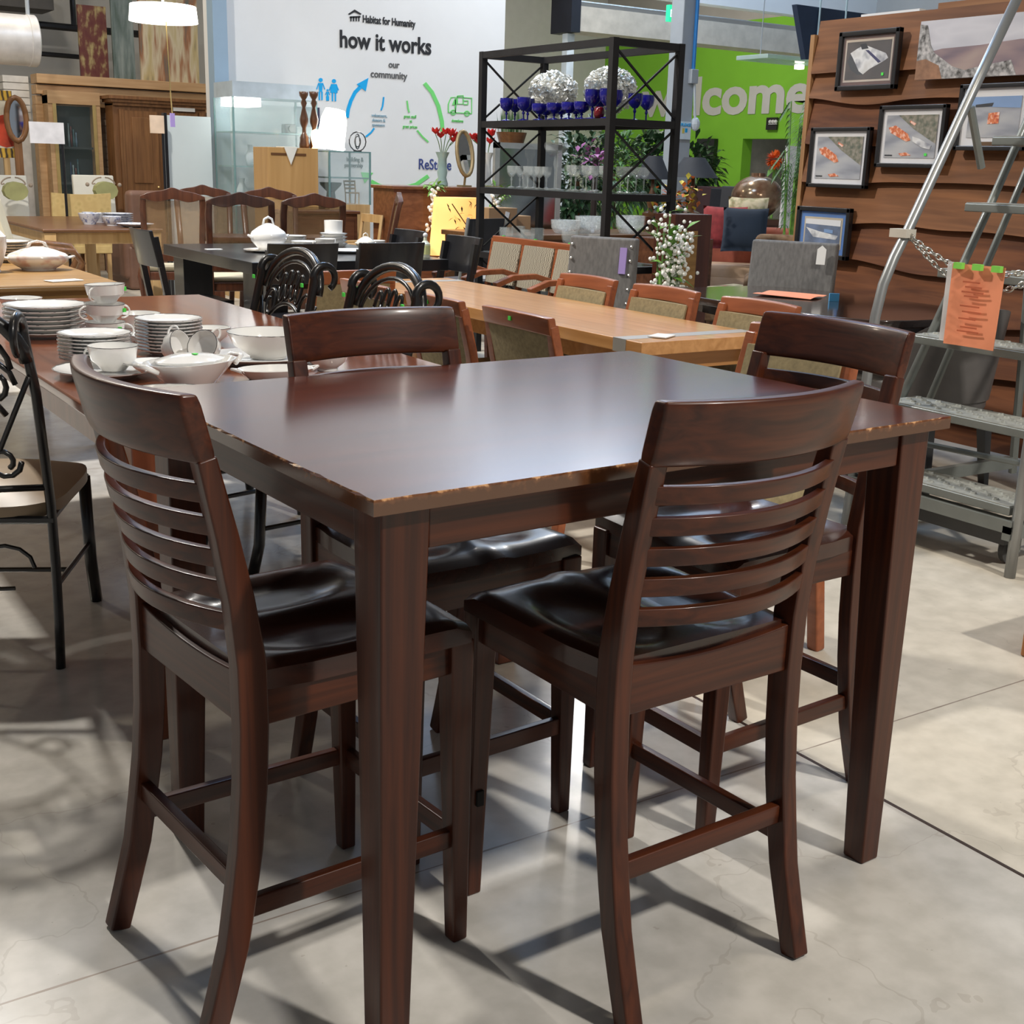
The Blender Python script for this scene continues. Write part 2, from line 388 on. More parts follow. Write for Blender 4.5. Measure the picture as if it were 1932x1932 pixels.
def counter_chair():
    t = thing('counter_chair', '', 'chair')
    def post_y(z):   # rear post centreline, side view
        P = [(0, -.287), (.15, -.243), (.30, -.217), (.45, -.203), (.60, -.200), (.75, -.219), (.90, -.252), (1.03, -.284)]
        for (z0, y0), (z1, y1) in zip(P, P[1:]):
            if z <= z1: return y0 + (y1 - y0) * (z - z0) / (z1 - z0)
        return P[-1][1]
    # saddle seat
    def prof(s, tt):
        x = (s - .5) * 2; y = tt
        hw = .215 - .012 * (1 - y) - .02 * max(0, .22 - y) ** .5
        return x * hw, -.205 + .405 * y - (.012 * x * x if y > .9 else 0)
    def dish(s, tt):
        x = abs((s - .5) * 2); y = tt
        e = max(0, 1 - ((abs(x - .45) / .42) ** 2 + ((y - .45) / .42) ** 2)); r = max(0, 1 - (x / .16) ** 2) * max(0, (y - .5)) * .012
        roll = .012 * max(0, (y - .86) / .14) ** 2 + .008 * max(0, (x - .9) / .1) ** 2
        e = max(0, min(1, e * 1.2)); e = e * e * (3 - 2 * e)
        return .611 - .017 * e + r - roll
    MB().slab(lambda s, q: (*prof(s, q), .571 + .006 * max(0, q - .85)), lambda s, q: (*prof(s, q), dish(s, q)), 24, 20).build('seat', SEATW, t, smooth=2)
    bow = lambda x, hw, sag: -sag * (1 - (x / hw) ** 2)
    hw = .205
    def crest(th):
        def f(s, q):
            x = (2 * s - 1) * hw; z = .928 + .098 * q
            tt = th * (1 - .2 * abs(2 * q - 1) ** 6)
            return (x, post_y(z) + bow(x, hw, .048) + tt, z)
        return f
    MB().slab(crest(-.0155), crest(.0155), 20, 6).build('crest_rail', ESP, t, bevel=.005)
    for k in range(5):
        zc = .685 + k * .0495
        def sl(th, zc=zc):
            def f(s, q):
                x = (2 * s - 1) * .188; z = zc - .015 + .030 * q
                return (x, post_y(z) + bow(x, .19, .054) - .006 + th, z)
            return f
        MB().slab(sl(-.008), sl(.008), 16, 2).build('slat', ESP, t, bevel=.0025)
    for sx in (-1, 1):
        zs = [0, .08, .16, .24, .32, .42, .52, .62, .72, .82, .935]
        MB().bar([(sx * (.192 - .002), post_y(z), z) for z in zs], .034, [.036 + .012 * math.sin(min(1, z / .6) * math.pi * .5) if z < .7 else .042 - .012 * (z - .7) / .22 for z in zs]).build('rear_post', ESPZ, t, bevel=.004)
        MB().taper((sx * .190, .185, 0), (sx * .186, .176, .575), (.030, .030), (.046, .046)).build('leg', ESPZ, t, bevel=.004)
        MB().box(sx * .197, sx * .176, -.185, .160, .515, .573).build('side_apron', ESPY, t, bevel=.003)
        MB().bar([(sx * .188, -.222, .215), (sx * .188, .180, .205)], .018, .034, (1, 0, 0)).build('side_stretcher', ESPY, t, bevel=.003)
    MB().slab(lambda s, q: ((2 * s - 1) * .178, -.217, .520 + q * (.073 + .012 * (2 * s - 1) ** 2)), lambda s, q: ((2 * s - 1) * .178, -.193, .520 + q * (.073 + .012 * (2 * s - 1) ** 2)), 10, 2).build('rear_apron', ESP, t, bevel=.003)
    MB().box(-.165, .165, .168, .190, .515, .573).build('front_apron', ESP, t, bevel=.003)
    MB().box(-.176, .176, -.236, -.216, .240, .275).build('rear_stretcher', ESP, t, bevel=.003)
    MB().box(-.176, .176, .176, .194, .185, .222).build('front_stretcher', ESP, t, bevel=.003)
    return t
def uv(x, y):   # calibration frame -> building frame
    c, s = math.cos(YAW), math.sin(YAW)
    return x * c + y * s, -x * s + y * c
cc = counter_chair()
G = 'counter chairs around the dark table'
CH = [(-.341, 1.953, 38.72, 'dark ladder-back counter chair left of the nearest table leg, seen from its back corner'),
      (.204, 2.025, 125.06, 'dark ladder-back counter chair at the near long side, back to the viewer, right of centre'),
      (-.141, 2.42, -52.8, 'dark counter chair at the far long side facing the viewer, beside the white dishes'),
      (.462, 2.551, 214.96, 'dark counter chair at the right end of the table, next to the grey ladder')]
for i, (x, y, a, lb) in enumerate(CH):
    U, V = uv(x, y); rz = R(a) - YAW - math.pi / 2
    if i == 0: cc.location = (U, V, 0); cc.rotation_euler = (0, 0, rz); cc['label'] = lb; cc['group'] = G
    else:
        c = dup(cc, (U, V, 0), rz, lb, G)
        if i == 1:   # this chair has lost its left and front stretchers; an empty mortise shows in the leg
            for o in list(c.children):
                if (o.name.startswith('side_stretcher') and o.data.vertices[0].co.x < 0) or o.name.startswith('front_stretcher'): bpy.data.objects.remove(o)
            MB().box(-.196, -.182, .158, .166, .192, .222).build('empty_mortise', mat('mortise_shadow', (.006, .004, .003), .9), c)
# ================================================================ red-brown dining table with white china
RED = wood('red_brown_wood', (.15, .038, .014), (.27, .078, .028), .17, 'Y', 2.5, .6)
REDZ = wood('red_brown_wood_z', (.12, .032, .012), (.21, .06, .025), .3, 'Z', 3, .3)
OAK = wood('honey_oak', (.46, .215, .07), (.62, .32, .125), .28, 'Y', 3, .35)
OAKX = wood('honey_oak_x', (.40, .18, .055), (.56, .28, .10), .3, 'X', 3, .3)
BLK = mat('black_lacquer', (.010, .010, .012), .28, coat=.3, var=.2)
BMET = mat('black_metal', (.012, .011, .011), .30, metal=.2, var=.2, coat=.2)
CHINA = mat('white_china', (.86, .85, .82), .10, var=.01, coat=.5)
CREAM = mat('cream_china', (.78, .72, .62), .15, var=.06, scale=25, coat=.4)
RIM = mat('silver_rim', (.25, .25, .25), .2, metal=.8)
GREEN = mat('green_price_sticker', (.08, .75, .08), .6, var=.02)
PAPER = mat('white_paper', (.78, .78, .76), .7, var=.02)
PURP = mat('purple_tag', (.38, .28, .62), .7, var=.03)

def legs4(t, x0, x1, y0, y1, h, s0, s1, m, name='leg'):
    for x in (x0, x1):
        for y in (y0, y1): MB().taper((x, y, 0), (x, y, h), (s0, s0), (s1, s1)).build(name, m, t, bevel=.004)
def rect_table(name, label, loc, lx, ly, h, th, m, mz=None, cat='table', ap=.08, leg=(.05, .07), inset=.06, rz=0, top='table_top', group=None, bev=.006):
    t = thing(name, label, cat, loc, rz, group)
    MB().box(-lx / 2, lx / 2, -ly / 2, ly / 2, h - th, h).build(top, m, t, bevel=bev)
    mz = mz or m; a, b = lx / 2 - inset, ly / 2 - inset
    if ap:
        MB().box(-a, a, -b, -b + .02, h - th - ap, h - th).box(-a, a, b - .02, b, h - th - ap, h - th).box(-a, -a + .02, -b, b, h - th - ap, h - th).box(a - .02, a, -b, b, h - th - ap, h - th).build('apron', mz, t)
    if leg: legs4(t, -a, a, -b, b, h - th, leg[0], leg[1], mz)
    return t
dt = rect_table('dining_table', 'long red-brown dining table spread with white china, left behind the counter table', (1.275, 3.94, 0), 1.09, 2.62, .76, .028, RED, REDZ, ap=.10, leg=(.055, .075))

# china -------------------------------------------------------------
def plate_prof(r, h=.022): return [(0, .003), (r * .55, .003), (r * .6, 0), (r * .64, .004), (r, h - .003), (r + .001, h), (r * .66, .009), (r * .6, .007), (0, .007)]
def bowl_prof(r, h, foot=.4): return [(0, .004), (r * foot, .004), (r * foot, 0), (r * foot + .004, 0), (r * (foot + .05), .006), (r * .86, h * .5), (r, h), (r - .003, h), (r * .83, h * .5), (r * foot, .010), (0, .008)]
def cup_prof(r, h): return [(0, .004), (r * .45, .004), (r * .48, 0), (r * .52, .003), (r * .62, .012), (r * .9, h * .45), (r, h), (r - .0025, h), (r * .87, h * .45), (r * .5, .012), (0, .010)]
GP = 'white china laid out on the red-brown table'
def single(name, prof, m, loc, label, cat, group=None, n=28, rim=None, tilt=0, rz=0):
    o = MB().lathe(prof, n).build(name, m, smooth=2)
    o.location = loc; o.rotation_euler = (tilt, 0, rz); tag(o, label, cat, group)
    if rim: MB().tube([(rim[0] * math.cos(a * .3142), rim[0] * math.sin(a * .3142), rim[1]) for a in range(20)], .0011, 4, closed=True).build('rim_line', RIM, o)
    return o
def handle(o, r, h, side=0, m=CHINA, sz=.022, z0=.2):
    c, s = math.cos(side), math.sin(side)
    pts = [((r * .93 + sz * math.sin(a)) * c, (r * .93 + sz * math.sin(a)) * s, h * (.52 - .36 * math.cos(a))) for a in [math.pi * k / 8 for k in range(9)]]
    return MB().tube(pts, .0032, 6).build('handle', m, o, smooth=True)
H = .7605
def stack(n, r, u, v, z, dz, name, label, cat, m=CHINA, h=.022, group=None, wob=.0012):
    first = None
    for k in range(n):
        lb = label(k, n) if callable(label) else label
        loc = (u + random.uniform(-wob, wob), v + random.uniform(-wob, wob), z + k * dz)
        if first is None:
            first = single(name, plate_prof(r, h), m, loc, lb, cat, group, rim=(r, h))
        else: dup(first, loc, random.uniform(0, 6), lb, group)
stack(7, .128, .93, 4.16, H, .0135, 'dinner_plate', 'white silver-rimmed dinner plate in the widest stack, behind the scroll-backed chair', 'plate', group='dinner plates in the wide stack')
stack(8, .100, .925, 3.56, H, .0098, 'salad_plate', 'white plate in the stack behind the teacup, left side of the red-brown table', 'plate', h=.018, group='salad plates behind the teacup')
stack(10, .098, 1.17, 3.66, H, .0098, 'salad_plate', 'white plate in the tall even stack at the middle of the red-brown table', 'plate', h=.018, group='salad plates in the tall middle stack')
c0 = single('teacup', cup_prof(.066, .066), CHINA, (.915, 3.345, H + .012), 'white teacup with silver rim standing on a plate by the left chair', 'cup', rim=(.066, .066)); handle(c0, .066, .066, 2.4)
single('dinner_plate', plate_prof(.135), CHINA, (.89, 3.33, H), 'white plate under the teacup at the left of the table', 'plate', rim=(.135, .022))
single('saucer', plate_prof(.075, .014), CHINA, (1.0, 3.30, H + .022), 'small white saucer with green sticker beside the teacup', 'saucer', rim=(.075, .014))
# two-handled soup cups stacked
sc = None
for k, (x, y, z, tl) in enumerate([(1.075, 4.0, H, 0), (1.075, 4.0, H + .058, .03), (1.085, 4.01, H + .117, -.04)]):
    lb = ['white two-handled soup cup at the bottom of the cup pile', 'white two-handled soup cup in the middle of the cup pile', 'white two-handled soup cup tilted on top of the cup pile'][k]
    if sc is None:
        sc = single('soup_cup', cup_prof(.062, .058), CHINA, (x, y, z), lb, 'cup', 'soup cups in the pile', rim=(.062, .058)); handle(sc, .062, .058, -.3, sz=.028); handle(sc, .062, .058, math.pi - .3, sz=.028)
        MB().cbox((.03, -.055, .04), (.012, .004, .012)).build('price_sticker', GREEN, sc)
    else: dup(sc, (x, y, z), .5 * k, lb, tilt=tl)
single('serving_bowl', bowl_prof(.075, .045, .8), CHINA, (1.27, 4.30, H), 'white straight-sided bowl behind the soup cups', 'bowl', rim=(.075, .045))
single('serving_bowl', bowl_prof(.078, .045, .7), CHINA, (1.01, 4.90, H), 'white bowl alone at the far left end of the red-brown table', 'bowl', rim=(.078, .045))
single('saucer', plate_prof(.085, .016), CHINA, (1.22, 3.97, H), 'white saucer partly behind the tall middle plate stack', 'saucer', rim=(.085, .016))
single('dessert_bowl', bowl_prof(.062, .052, .4), CHINA, (1.35, 3.80, H), 'small round white bowl right of the tall plate stack', 'bowl', rim=(.062, .052))
for k, (x, y, tl, rz, lb) in enumerate([(1.09, 3.44, 1.25, .6, 'white teacup lying on its side before the tall plate stack'), (1.195, 3.36, 1.1, -.9, 'white teacup lying on its side with its handle up')]):
    c1 = single('teacup', cup_prof(.046, .056), CHINA, (x, y, H + .042), lb, 'cup', rim=(.046, .056), tilt=tl, rz=rz); handle(c1, .046, .056, 1.2)
def boat(n, rx, ry, h, z0=0): return None
t = thing('covered_dish', 'white oval covered vegetable dish with flat lid, at the near edge of the red-brown table', 'dish', (1.05, 3.12, H), .35)
mb = MB()
def ov(rx, ry, z, n=28): return [(rx * math.cos(2 * math.pi * k / n), ry * math.sin(2 * math.pi * k / n), z) for k in range(n)]
def rings(mb, L):
    V = [[mb.v(p) for p in r] for r in L]
    for a, b in zip(V, V[1:]):
        for j in range(len(a)): mb.face([a[j], a[(j + 1) % len(a)], b[(j + 1) % len(a)], b[j]])
    mb.face(V[0][::-1]); mb.face(V[-1]); return mb
rings(mb, [ov(.07, .05, 0), ov(.075, .055, .008), ov(.105, .075, .035), ov(.135, .088, .062), ov(.130, .083, .062), ov(.09, .06, .02)]).build('bowl', CHINA, t, smooth=2)
rings(MB(), [ov(.095, .07, .060), ov(.098, .072, .066), ov(.06, .045, .076), ov(.02, .015, .080)]).build('lid', CHINA, t, smooth=2)
for sx in (-1, 1): MB().tube([(sx * .125, -.03, .045), (sx * .155, -.02, .062), (sx * .155, .02, .062), (sx * .125, .03, .045)], .007, 6).build('handle', CHINA, t, smooth=True)
MB().cbox((0, -.02, .081), (.012, .012, .002)).build('price_sticker', GREEN, t)
o = rings(MB(), [ov(.12, .08, 0), ov(.125, .085, .004), ov(.185, .135, .020), ov(.183, .133, .022), ov(.12, .08, .008)]).build('oval_platter', CHINA, None, smooth=2); o.location = (1.35, 3.40, H); o.rotation_euler = (0, 0, -.3); tag(o, 'white oval platter under the big serving bowl', 'platter')
single('serving_bowl', bowl_prof(.118, .075, .42), CHINA, (1.38, 3.40, H + .012), 'large white serving bowl on an oval platter, left of the far counter chair', 'bowl', rim=(.118, .075), n=36)
o = rings(MB(), [ov(.07, .04, 0), ov(.075, .045, .004), ov(.105, .062, .028), ov(.102, .06, .03), ov(.07, .04, .008)]).build('relish_dish', CHINA, None, smooth=2); o.location = (1.28, 3.11, H); o.rotation_euler = (0, 0, -.15); tag(o, 'small oval white relish dish with open handles by the table corner', 'dish')
for sx in (-1, 1): MB().tube([(sx * .095, -.022, .024), (sx * .118, 0, .03), (sx * .095, .022, .024)], .004, 6).build('handle', CHINA, o)
single('dessert_bowl', bowl_prof(.062, .052, .4), CHINA, (1.47, 3.19, H), 'white bowl seen through the far counter chair back', 'bowl', rim=(.062, .052))
single('dinner_plate', plate_prof(.13), CHINA, (.92, 2.90, H), 'white plate just behind the counter table left corner', 'plate', rim=(.13, .022))

# ================================================================ black metal scroll chairs
def scroll_chair(label):
    t = thing('scroll_chair', label, 'chair', group='black metal scroll-backed chairs')
    TAN = mat('tan_seat_vinyl', (.33, .235, .14), .45, var=.08)
    hw = .225
    def arc(c, r, a0, a1, n, x=None, plane='yz'):
        out = []
        for k in range(n + 1):
            a = a0 + (a1 - a0) * k / n
            out.append((x, c[0] + r * math.cos(a), c[1] + r * math.sin(a)) if plane == 'yz' else (c[0] + r * math.cos(a), x, c[1] + r * math.sin(a)))
        return out
    for s in (-1, 1):
        pts = [(s * hw, -.235, 0), (s * hw, -.218, .12), (s * hw, -.210, .28), (s * hw, -.215, .45), (s * hw, -.245, .60), (s * hw, -.275, .75), (s * (hw - .01), -.31, .90)]
        pts += [(s * (hw - .01), y, z) for _, y, z in arc((-.352, .905), .046, .05, 4.2, 12, 0)]
        MB().tube(pts, [.018] * 7 + [.017 - .0004 * k for k in range(13)], 10, flat=.7).build('rear_post', BMET, t, smooth=True)
        MB().tube([(s * .205, .300, 0), (s * .205, .262, .15), (s * .205, .245, .41)], .018, 8).build('leg', BMET, t, smooth=True)
        MB().tube([(s * .22, -.215, .22), (s * .205, .255, .20)], .008, 6).build('stretcher', BMET, t)
        MB().tube([(s * .10 + .075 * math.cos(a) * s, -.225 + 0 * a, .30 - .02 + .06 * math.sin(a)) for a in [k * .5 for k in range(11)]], .006, 6).build('apron_scroll', BMET, t)
    by = lambda z: -.225 - .12 * max(0, z - .45) ** 1.2 / .4
    arch = [(hw * .98 * math.cos(a), by(.84 + .15 * math.sin(a)) - .0, .84 + .15 * math.sin(a)) for a in [math.pi * k / 16 for k in range(17)]]
    MB().tube(arch, .017, 10).build('top_rail', BMET, t, smooth=True)
    inner = [(hw * .80 * math.cos(a), by(.82 + .13 * math.sin(a)), .82 + .13 * math.sin(a)) for a in [math.pi * k / 14 for k in range(15)]]
    MB().tube(inner, .008, 6).build('inner_rail', BMET, t, smooth=True)
    MB().tube([(-hw, by(.50), .50), (0, by(.5), .49), (hw, by(.50), .50)], .009, 6).build('lower_rail', BMET, t, smooth=True)
    def curve(pts, name='scrollwork', r=.0075): MB().tube([(x, by(z), z) for x, z in pts], r, 6).build(name, BMET, t, smooth=True)
    for s in (-1, 1):
        curve([(s * hw * .98, .80), (s * .17, .70), (s * .12, .60), (s * .03, .53), (s * .015, .50)])
        curve([(s * (.135 + .050 * math.cos(a) * (1 - a / 14)), .78 + .062 * math.sin(a) * (1 - a / 14)) for a in [k * .55 for k in range(14)]])
        curve([(s * (.125 + .045 * math.cos(a) * (1 - a / 14)), .57 - .045 * math.sin(a) * (1 - a / 14)) for a in [k * .55 for k in range(14)]])
    for x in (-.075, -.025, .025, .075):
        curve([(x * .9 + .020 * math.cos(a), .865 + .055 * math.sin(a) - abs(x) * .25) for a in [2 * math.pi * k / 12 for k in range(13)]], r=.006)
    curve([(.17 * math.cos(a), .62 + .17 * math.sin(a)) for a in [math.pi * (.15 + .7 * k / 12) for k in range(13)]])
    def seat(z, dome):
        def f(s, q):
            x, y = 2 * s - 1, 2 * q - 1
            k = (abs(x) ** 5 + abs(y) ** 5) ** .2; m = max(abs(x), abs(y)) / k if k > 0 else 1
            xx, yy = x * m, y * m
            return (xx * .235, yy * .25 + .02, z + dome * (1 - abs(xx) ** 3) * (1 - abs(yy) ** 3))
        return f
    MB().slab(seat(.415, -.005), seat(.445, .045), 14, 14).build('seat_cushion', TAN, t, smooth=2)
    MB().tube([(-.225, -.225, .41), (.225, -.225, .41), (.21, .245, .41), (-.21, .245, .41)], .011, 6, closed=True).build('seat_frame', BMET, t)
    MB().tube([(-.215, -.03, .21), (.215, -.03, .21)], .007, 6).build('stretcher', BMET, t)
    for x, z, y in ((.2, .88, -.285), (-.2, .88, -.285)): MB().cbox((x, y + .02, z), (.014, .006, .014)).build('price_sticker', GREEN, t)
    return t
s1 = scroll_chair('black metal scroll-backed chair with tan seat, cut off by the left edge of the view')
a = R(57) - YAW + R(33.5) * 0 - math.pi / 2
s1.location = (.60, 3.53, 0); s1.rotation_euler = (0, 0, R(63) - math.pi / 2)
dup(s1, (1.62, 4.52, 0), math.pi / 2 + .08, 'black metal scroll-backed chair at the far side of the china table, left of its twin')
dup(s1, (1.65, 3.78, 0), math.pi / 2 + .05, 'black metal scroll-backed chair just behind the far counter chair')

# ================================================================ honey oak conference table and its chairs
CHW = wood('cherry_frame_wood', (.22, .062, .022), (.34, .10, .036), .35, 'X', 3, .3)
FAB = mat('beige_chair_fabric', (.27, .215, .115), .9, var=.18, scale=60, bump=.1)
FABL = mat('light_chair_fabric', (.46, .36, .20), .9, var=.25, scale=50, bump=.1)
ct = thing('conference_table', 'long honey oak table with a grey inlaid band, behind the counter table', 'table', (3.11, 4.64, 0))
MB().box(-.315, .315, -1.22, 1.24, .692, .74).build('table_top', OAK, ct, bevel=.003)
gb = mat('grey_inlay', (.30, .29, .27), .4, var=.05)
for s in (-1, 1): MB().box(-.3162, .3162, s * 1.13, s * 1.055, .691, .7408).build('inlay_band', gb, ct)
MB().box(-.25, .25, -1.14, 1.14, .62, .692).build('apron', OAKX, ct)
for s in (-1, 1): MB().box(-.14, .14, s * .77 - .035, s * .77 + .035, .05, .62).box(-.18, .18, s * .77 - .042, s * .77 + .042, 0, .05).build('pedestal', OAKX, ct, bevel=.004)
def frame_chair(label):
    t = thing('upholstered_chair', label, 'chair', group='cherry-framed chairs around the oak table')
    yb = lambda z: -.22 - .10 * max(0, z - .42) / .44
    for s in (-1, 1):
        MB().bar([(s * .205, -.27, 0), (s * .205, -.235, .25), (s * .185, yb(.45), .45), (s * .203, yb(.66), .66), (s * .193, yb(.82), .82)], .042, .035).build('rear_post', CHW, t, bevel=.006)
        MB().taper((s * .205, .22, 0), (s * .205, .21, .40), (.034, .034), (.042, .042)).build('leg', CHW, t, bevel=.004)
    MB().slab(lambda s, q: ((2 * s - 1) * .212, yb(.80 + .06 * q) - .018 - .018 * (1 - (2 * s - 1) ** 2), .785 + .062 * q + .006 * (1 - (2 * s - 1) ** 2)), lambda s, q: ((2 * s - 1) * .212, yb(.80 + .06 * q) + .014 - .018 * (1 - (2 * s - 1) ** 2), .785 + .062 * q + .006 * (1 - (2 * s - 1) ** 2)), 12, 3).build('top_rail', CHW, t, bevel=.006)
    MB().slab(lambda s, q: ((2 * s - 1) * .185, yb(.45 + .36 * q) - .014 - .012 * (1 - (2 * s - 1) ** 2), .46 + .33 * q), lambda s, q: ((2 * s - 1) * .185, yb(.45 + .36 * q) + .03 - .012 * (1 - (2 * s - 1) ** 2), .46 + .33 * q), 10, 6).build('back_panel', FABL if 0 else FAB, t, smooth=2)
    MB().box(-.205, .205, -.22, .22, .34, .40).build('seat_frame', CHW, t)
    MB().box(-.195, .195, -.215, .225, .40, .47).build('seat', FAB, t, bevel=.03, seg=4)
    MB().cbox((.0, yb(.83) - .038, .825), (.016, .005, .014)).build('price_sticker', GREEN, t)
    return t
f1 = frame_chair('cherry-framed beige chair right behind the counter table, back to the viewer')
f1.location = (2.70, 3.60, 0); f1.rotation_euler = (0, 0, -math.pi / 2)
NEAR = -math.pi / 2
dup(f1, (2.68, 4.15, 0), NEAR, 'cherry-framed beige chair second from the near end, behind the right scroll-backed chair')
dup(f1, (2.66, 4.70, 0), NEAR, 'cherry-framed beige chair third from the near end, behind the left scroll-backed chair')
dup(f1, (2.55, 5.55, 0), 0, 'cherry-framed beige chair at the far left, before a black chair back')
dup(f1, (3.20, 3.585, 0), math.pi / 2, 'cherry-framed beige chair at the far side, nearest to the right counter chair')
dup(f1, (3.19, 4.15, 0), math.pi / 2, 'cherry-framed beige chair in the middle of the far side of the oak table')
dup(f1, (3.18, 4.70, 0), math.pi / 2, 'cherry-framed beige chair at the far side, before the patterned bench')
dup(f1, (2.34, 2.52, 0), math.pi / 2, 'cherry-framed beige chair seen through the right counter chair back', scale=(1, 1, 1.065))
o = MB().at((2.97, 3.52, .7425), rz=.5).box(-.05, .05, -.035, .035, 0, .004).build('price_card', PAPER); tag(o, 'small white card on the near end of the oak table', 'card')

# ================================================================ patterned bench
PAT = pattern('patterned_bench_fabric', [(.13, .11, .08), (.42, .36, .25), (.50, .44, .33), (.20, .17, .12)], 'wave', 9, .9, (1, 6, 6), 4)
t = thing('tandem_bench', 'four-seat bench in patterned beige fabric with cherry arms, before the black rack', 'bench', (4.45, 6.62, 0), math.pi / 2)
BW = 1.56; n = 4; pw = BW / n
for k in range(n):
    x = -BW / 2 + pw * (k + .5)
    MB().slab(lambda s, q: (x + (s - .5) * (pw - .045), -.20 - .06 * q, .56 + .27 * q), lambda s, q: (x + (s - .5) * (pw - .045), -.15 - .06 * q + .02 * (1 - (2 * s - 1) ** 2), .56 + .27 * q), 6, 4).build('back_panel', PAT, t, smooth=2)
    MB().box(x - pw / 2 + .02, x + pw / 2 - .02, -.17, .25, .40, .47).build('seat', PAT, t, bevel=.02)
MB().bar([(-BW / 2, -.235, .845), (BW / 2, -.235, .845)], .05, .04, (0, 0, 1)).build('top_rail', CHW, t, bevel=.006)
for k in range(n + 1):
    x = -BW / 2 + pw * k
    MB().bar([(x, -.235, .85), (x, -.18, .5), (x, -.20, 0)], .035, .03).build('rear_post', CHW, t)
    MB().taper((x, .22, 0), (x, .22, .60), (.04, .04), (.04, .04)).build('leg', CHW, t)
    MB().bar([(x, -.19, .62), (x, -.05, .66), (x, .12, .655), (x, .25, .61)], .05, .035).build('armrest', CHW, t, bevel=.006)
for k in range(n): MB().cbox((-BW / 2 + pw * (k + .5) + .08, -.235, .873), (.016, .016, .004)).build('price_sticker', GREEN, t)

# ================================================================ black dining table
bt = thing('black_table', 'black rectangular dining table with a white china service, middle distance', 'table', (3.33, 7.72, 0))
MB().box(-.65, .65, -.90, .70, .69, .76).build('table_top', BLK, bt, bevel=.004)
for x, y in ((-.5, -.72), (.26, -.55), (-.5, .55), (.5, .55)): MB().box(x - .10, x + .10, y - .10, y + .10, 0, .69).build('leg', BLK, bt, bevel=.004)
def black_chair(label):
    t = thing('black_chair', label, 'chair', group='black chairs around the black table')
    for s in (-1, 1):
        MB().bar([(s * .185, -.25, 0), (s * .185, -.20, .45), (s * .185, -.27, .86)], .035, .035).build('rear_post', BLK, t)
        MB().taper((s * .19, .19, 0), (s * .19, .19, .44), (.03, .03), (.042, .042)).build('leg', BLK, t)
    yb = lambda z: -.20 - .10 * max(0, z - .45) / .45
    MB().slab(lambda s, q: ((2 * s - 1) * .205, yb(.68 + .22 * q) - .012 - .03 * (1 - (2 * s - 1) ** 2), .68 + .22 * q), lambda s, q: ((2 * s - 1) * .205, yb(.68 + .22 * q) + .012 - .03 * (1 - (2 * s - 1) ** 2), .68 + .22 * q), 10, 2).build('back_panel', BLK, t, bevel=.004)
    MB().box(-.205, .205, -.21, .21, .43, .47).build('seat', BLK, t, bevel=.008)
    return t
k0 = black_chair('black chair at the left end of the black table, turned sideways')
k0.location = (2.62, 7.72, 0); k0.rotation_euler = (0, 0, NEAR)
dup(k0, (2.78, 6.62, 0), 0, 'black chair with its back to the viewer, behind the left scroll-backed chair')
dup(k0, (3.32, 6.62, 0), 0, 'black chair with its back to the viewer, above the beige chair at the oak table')
dup(k0, (3.79, 7.53, 0), math.pi / 2, 'black chair on the right of the black table, beside the glass bottle')
dup(k0, (3.80, 6.83, 0), math.pi / 2, 'black chair nearest to the patterned bench, at the black table')
Z2 = .7605
GW = 'white china on the black table'
def tureen(loc, label, r=.10, m=CHINA, sauc=True, rz=0, sc=1):
    t = thing('tureen', label, 'tureen', loc, rz)
    MB().lathe([(0, .004), (r * .55, .004), (r * .6, 0), (r * .62, .01), (r * 1.05, r * .55), (r * 1.12, r * .85), (r * 1.06, r * 1.02), (r * 1.0, r * 1.02), (0, r * .9)], 24).build('bowl', m, t, smooth=2)
    MB().lathe([(0, r * 1.0), (r * 1.06, r * 1.0), (r * 1.0, r * 1.12), (r * .6, r * 1.4), (r * .2, r * 1.6), (0, r * 1.62)], 24).build('lid', m, t, smooth=2)
    MB().tube([(-r * .35, 0, r * 1.5), (-r * .25, 0, r * 1.85), (0, 0, r * 1.98), (r * .25, 0, r * 1.85), (r * .35, 0, r * 1.5)], r * .07, 6).build('lid_handle', m, t, smooth=True)
    for s in (-1, 1): MB().tube([(s * r * 1.05, -.02, r * .8), (s * r * 1.3, 0, r * .9), (s * r * 1.05, .02, r * .8)], r * .07, 6).build('handle', m, t)
    return t
tureen((3.11, 7.62, Z2 + .009), 'white lidded soup tureen on a saucer, left on the black table', .105)
single('under_plate', plate_prof(.16, .014), CHINA, (3.11, 7.62, Z2), 'white under-plate below the soup tureen', 'plate')
stack(5, .085, 3.45, 8.0, Z2, .014, 'small_plate', 'white plate in the small stack right of the tureen', 'plate', group='plates right of the tureen')
stack(3, .11, 3.42, 7.72, Z2, .016, 'oval_dish', 'shallow white dish stacked on the black table edge', 'dish', h=.026, group='shallow dishes beside the tureen')
o = rings(MB(), [ov(.15, .09, 0), ov(.20, .13, .018), ov(.198, .128, .02), ov(.15, .09, .006)]).build('oval_platter', CHINA, None, smooth=2); o.location = (3.62, 7.45, Z2); tag(o, 'white oval platter lying in the middle of the black table', 'platter')
stack(4, .095, 3.72, 7.95, Z2, .022, 'soup_plate', 'white soup plate under the square-looking cup stack', 'plate', h=.03, group='soup plates at the table middle')
single('ramekin', [(0, 0), (.062, 0), (.064, .085), (.060, .085), (.058, .01), (0, .01)], CHINA, (3.72, 7.95, Z2 + .096), 'tall straight white bowl on top of the soup plates', 'bowl')
cu = single('footed_cup', [(0, 0), (.04, 0), (.022, .02), (.03, .035), (.06, .07), (.066, .10), (.062, .10), (.05, .06), (0, .04)], CHINA, (3.36, 7.30, Z2), 'white footed cup in front of the soup plates', 'cup'); handle(cu, .064, .10, 2.6)
tureen((3.80, 7.62, Z2), 'small white sugar bowl with lid, right on the black table', .058, CREAM)
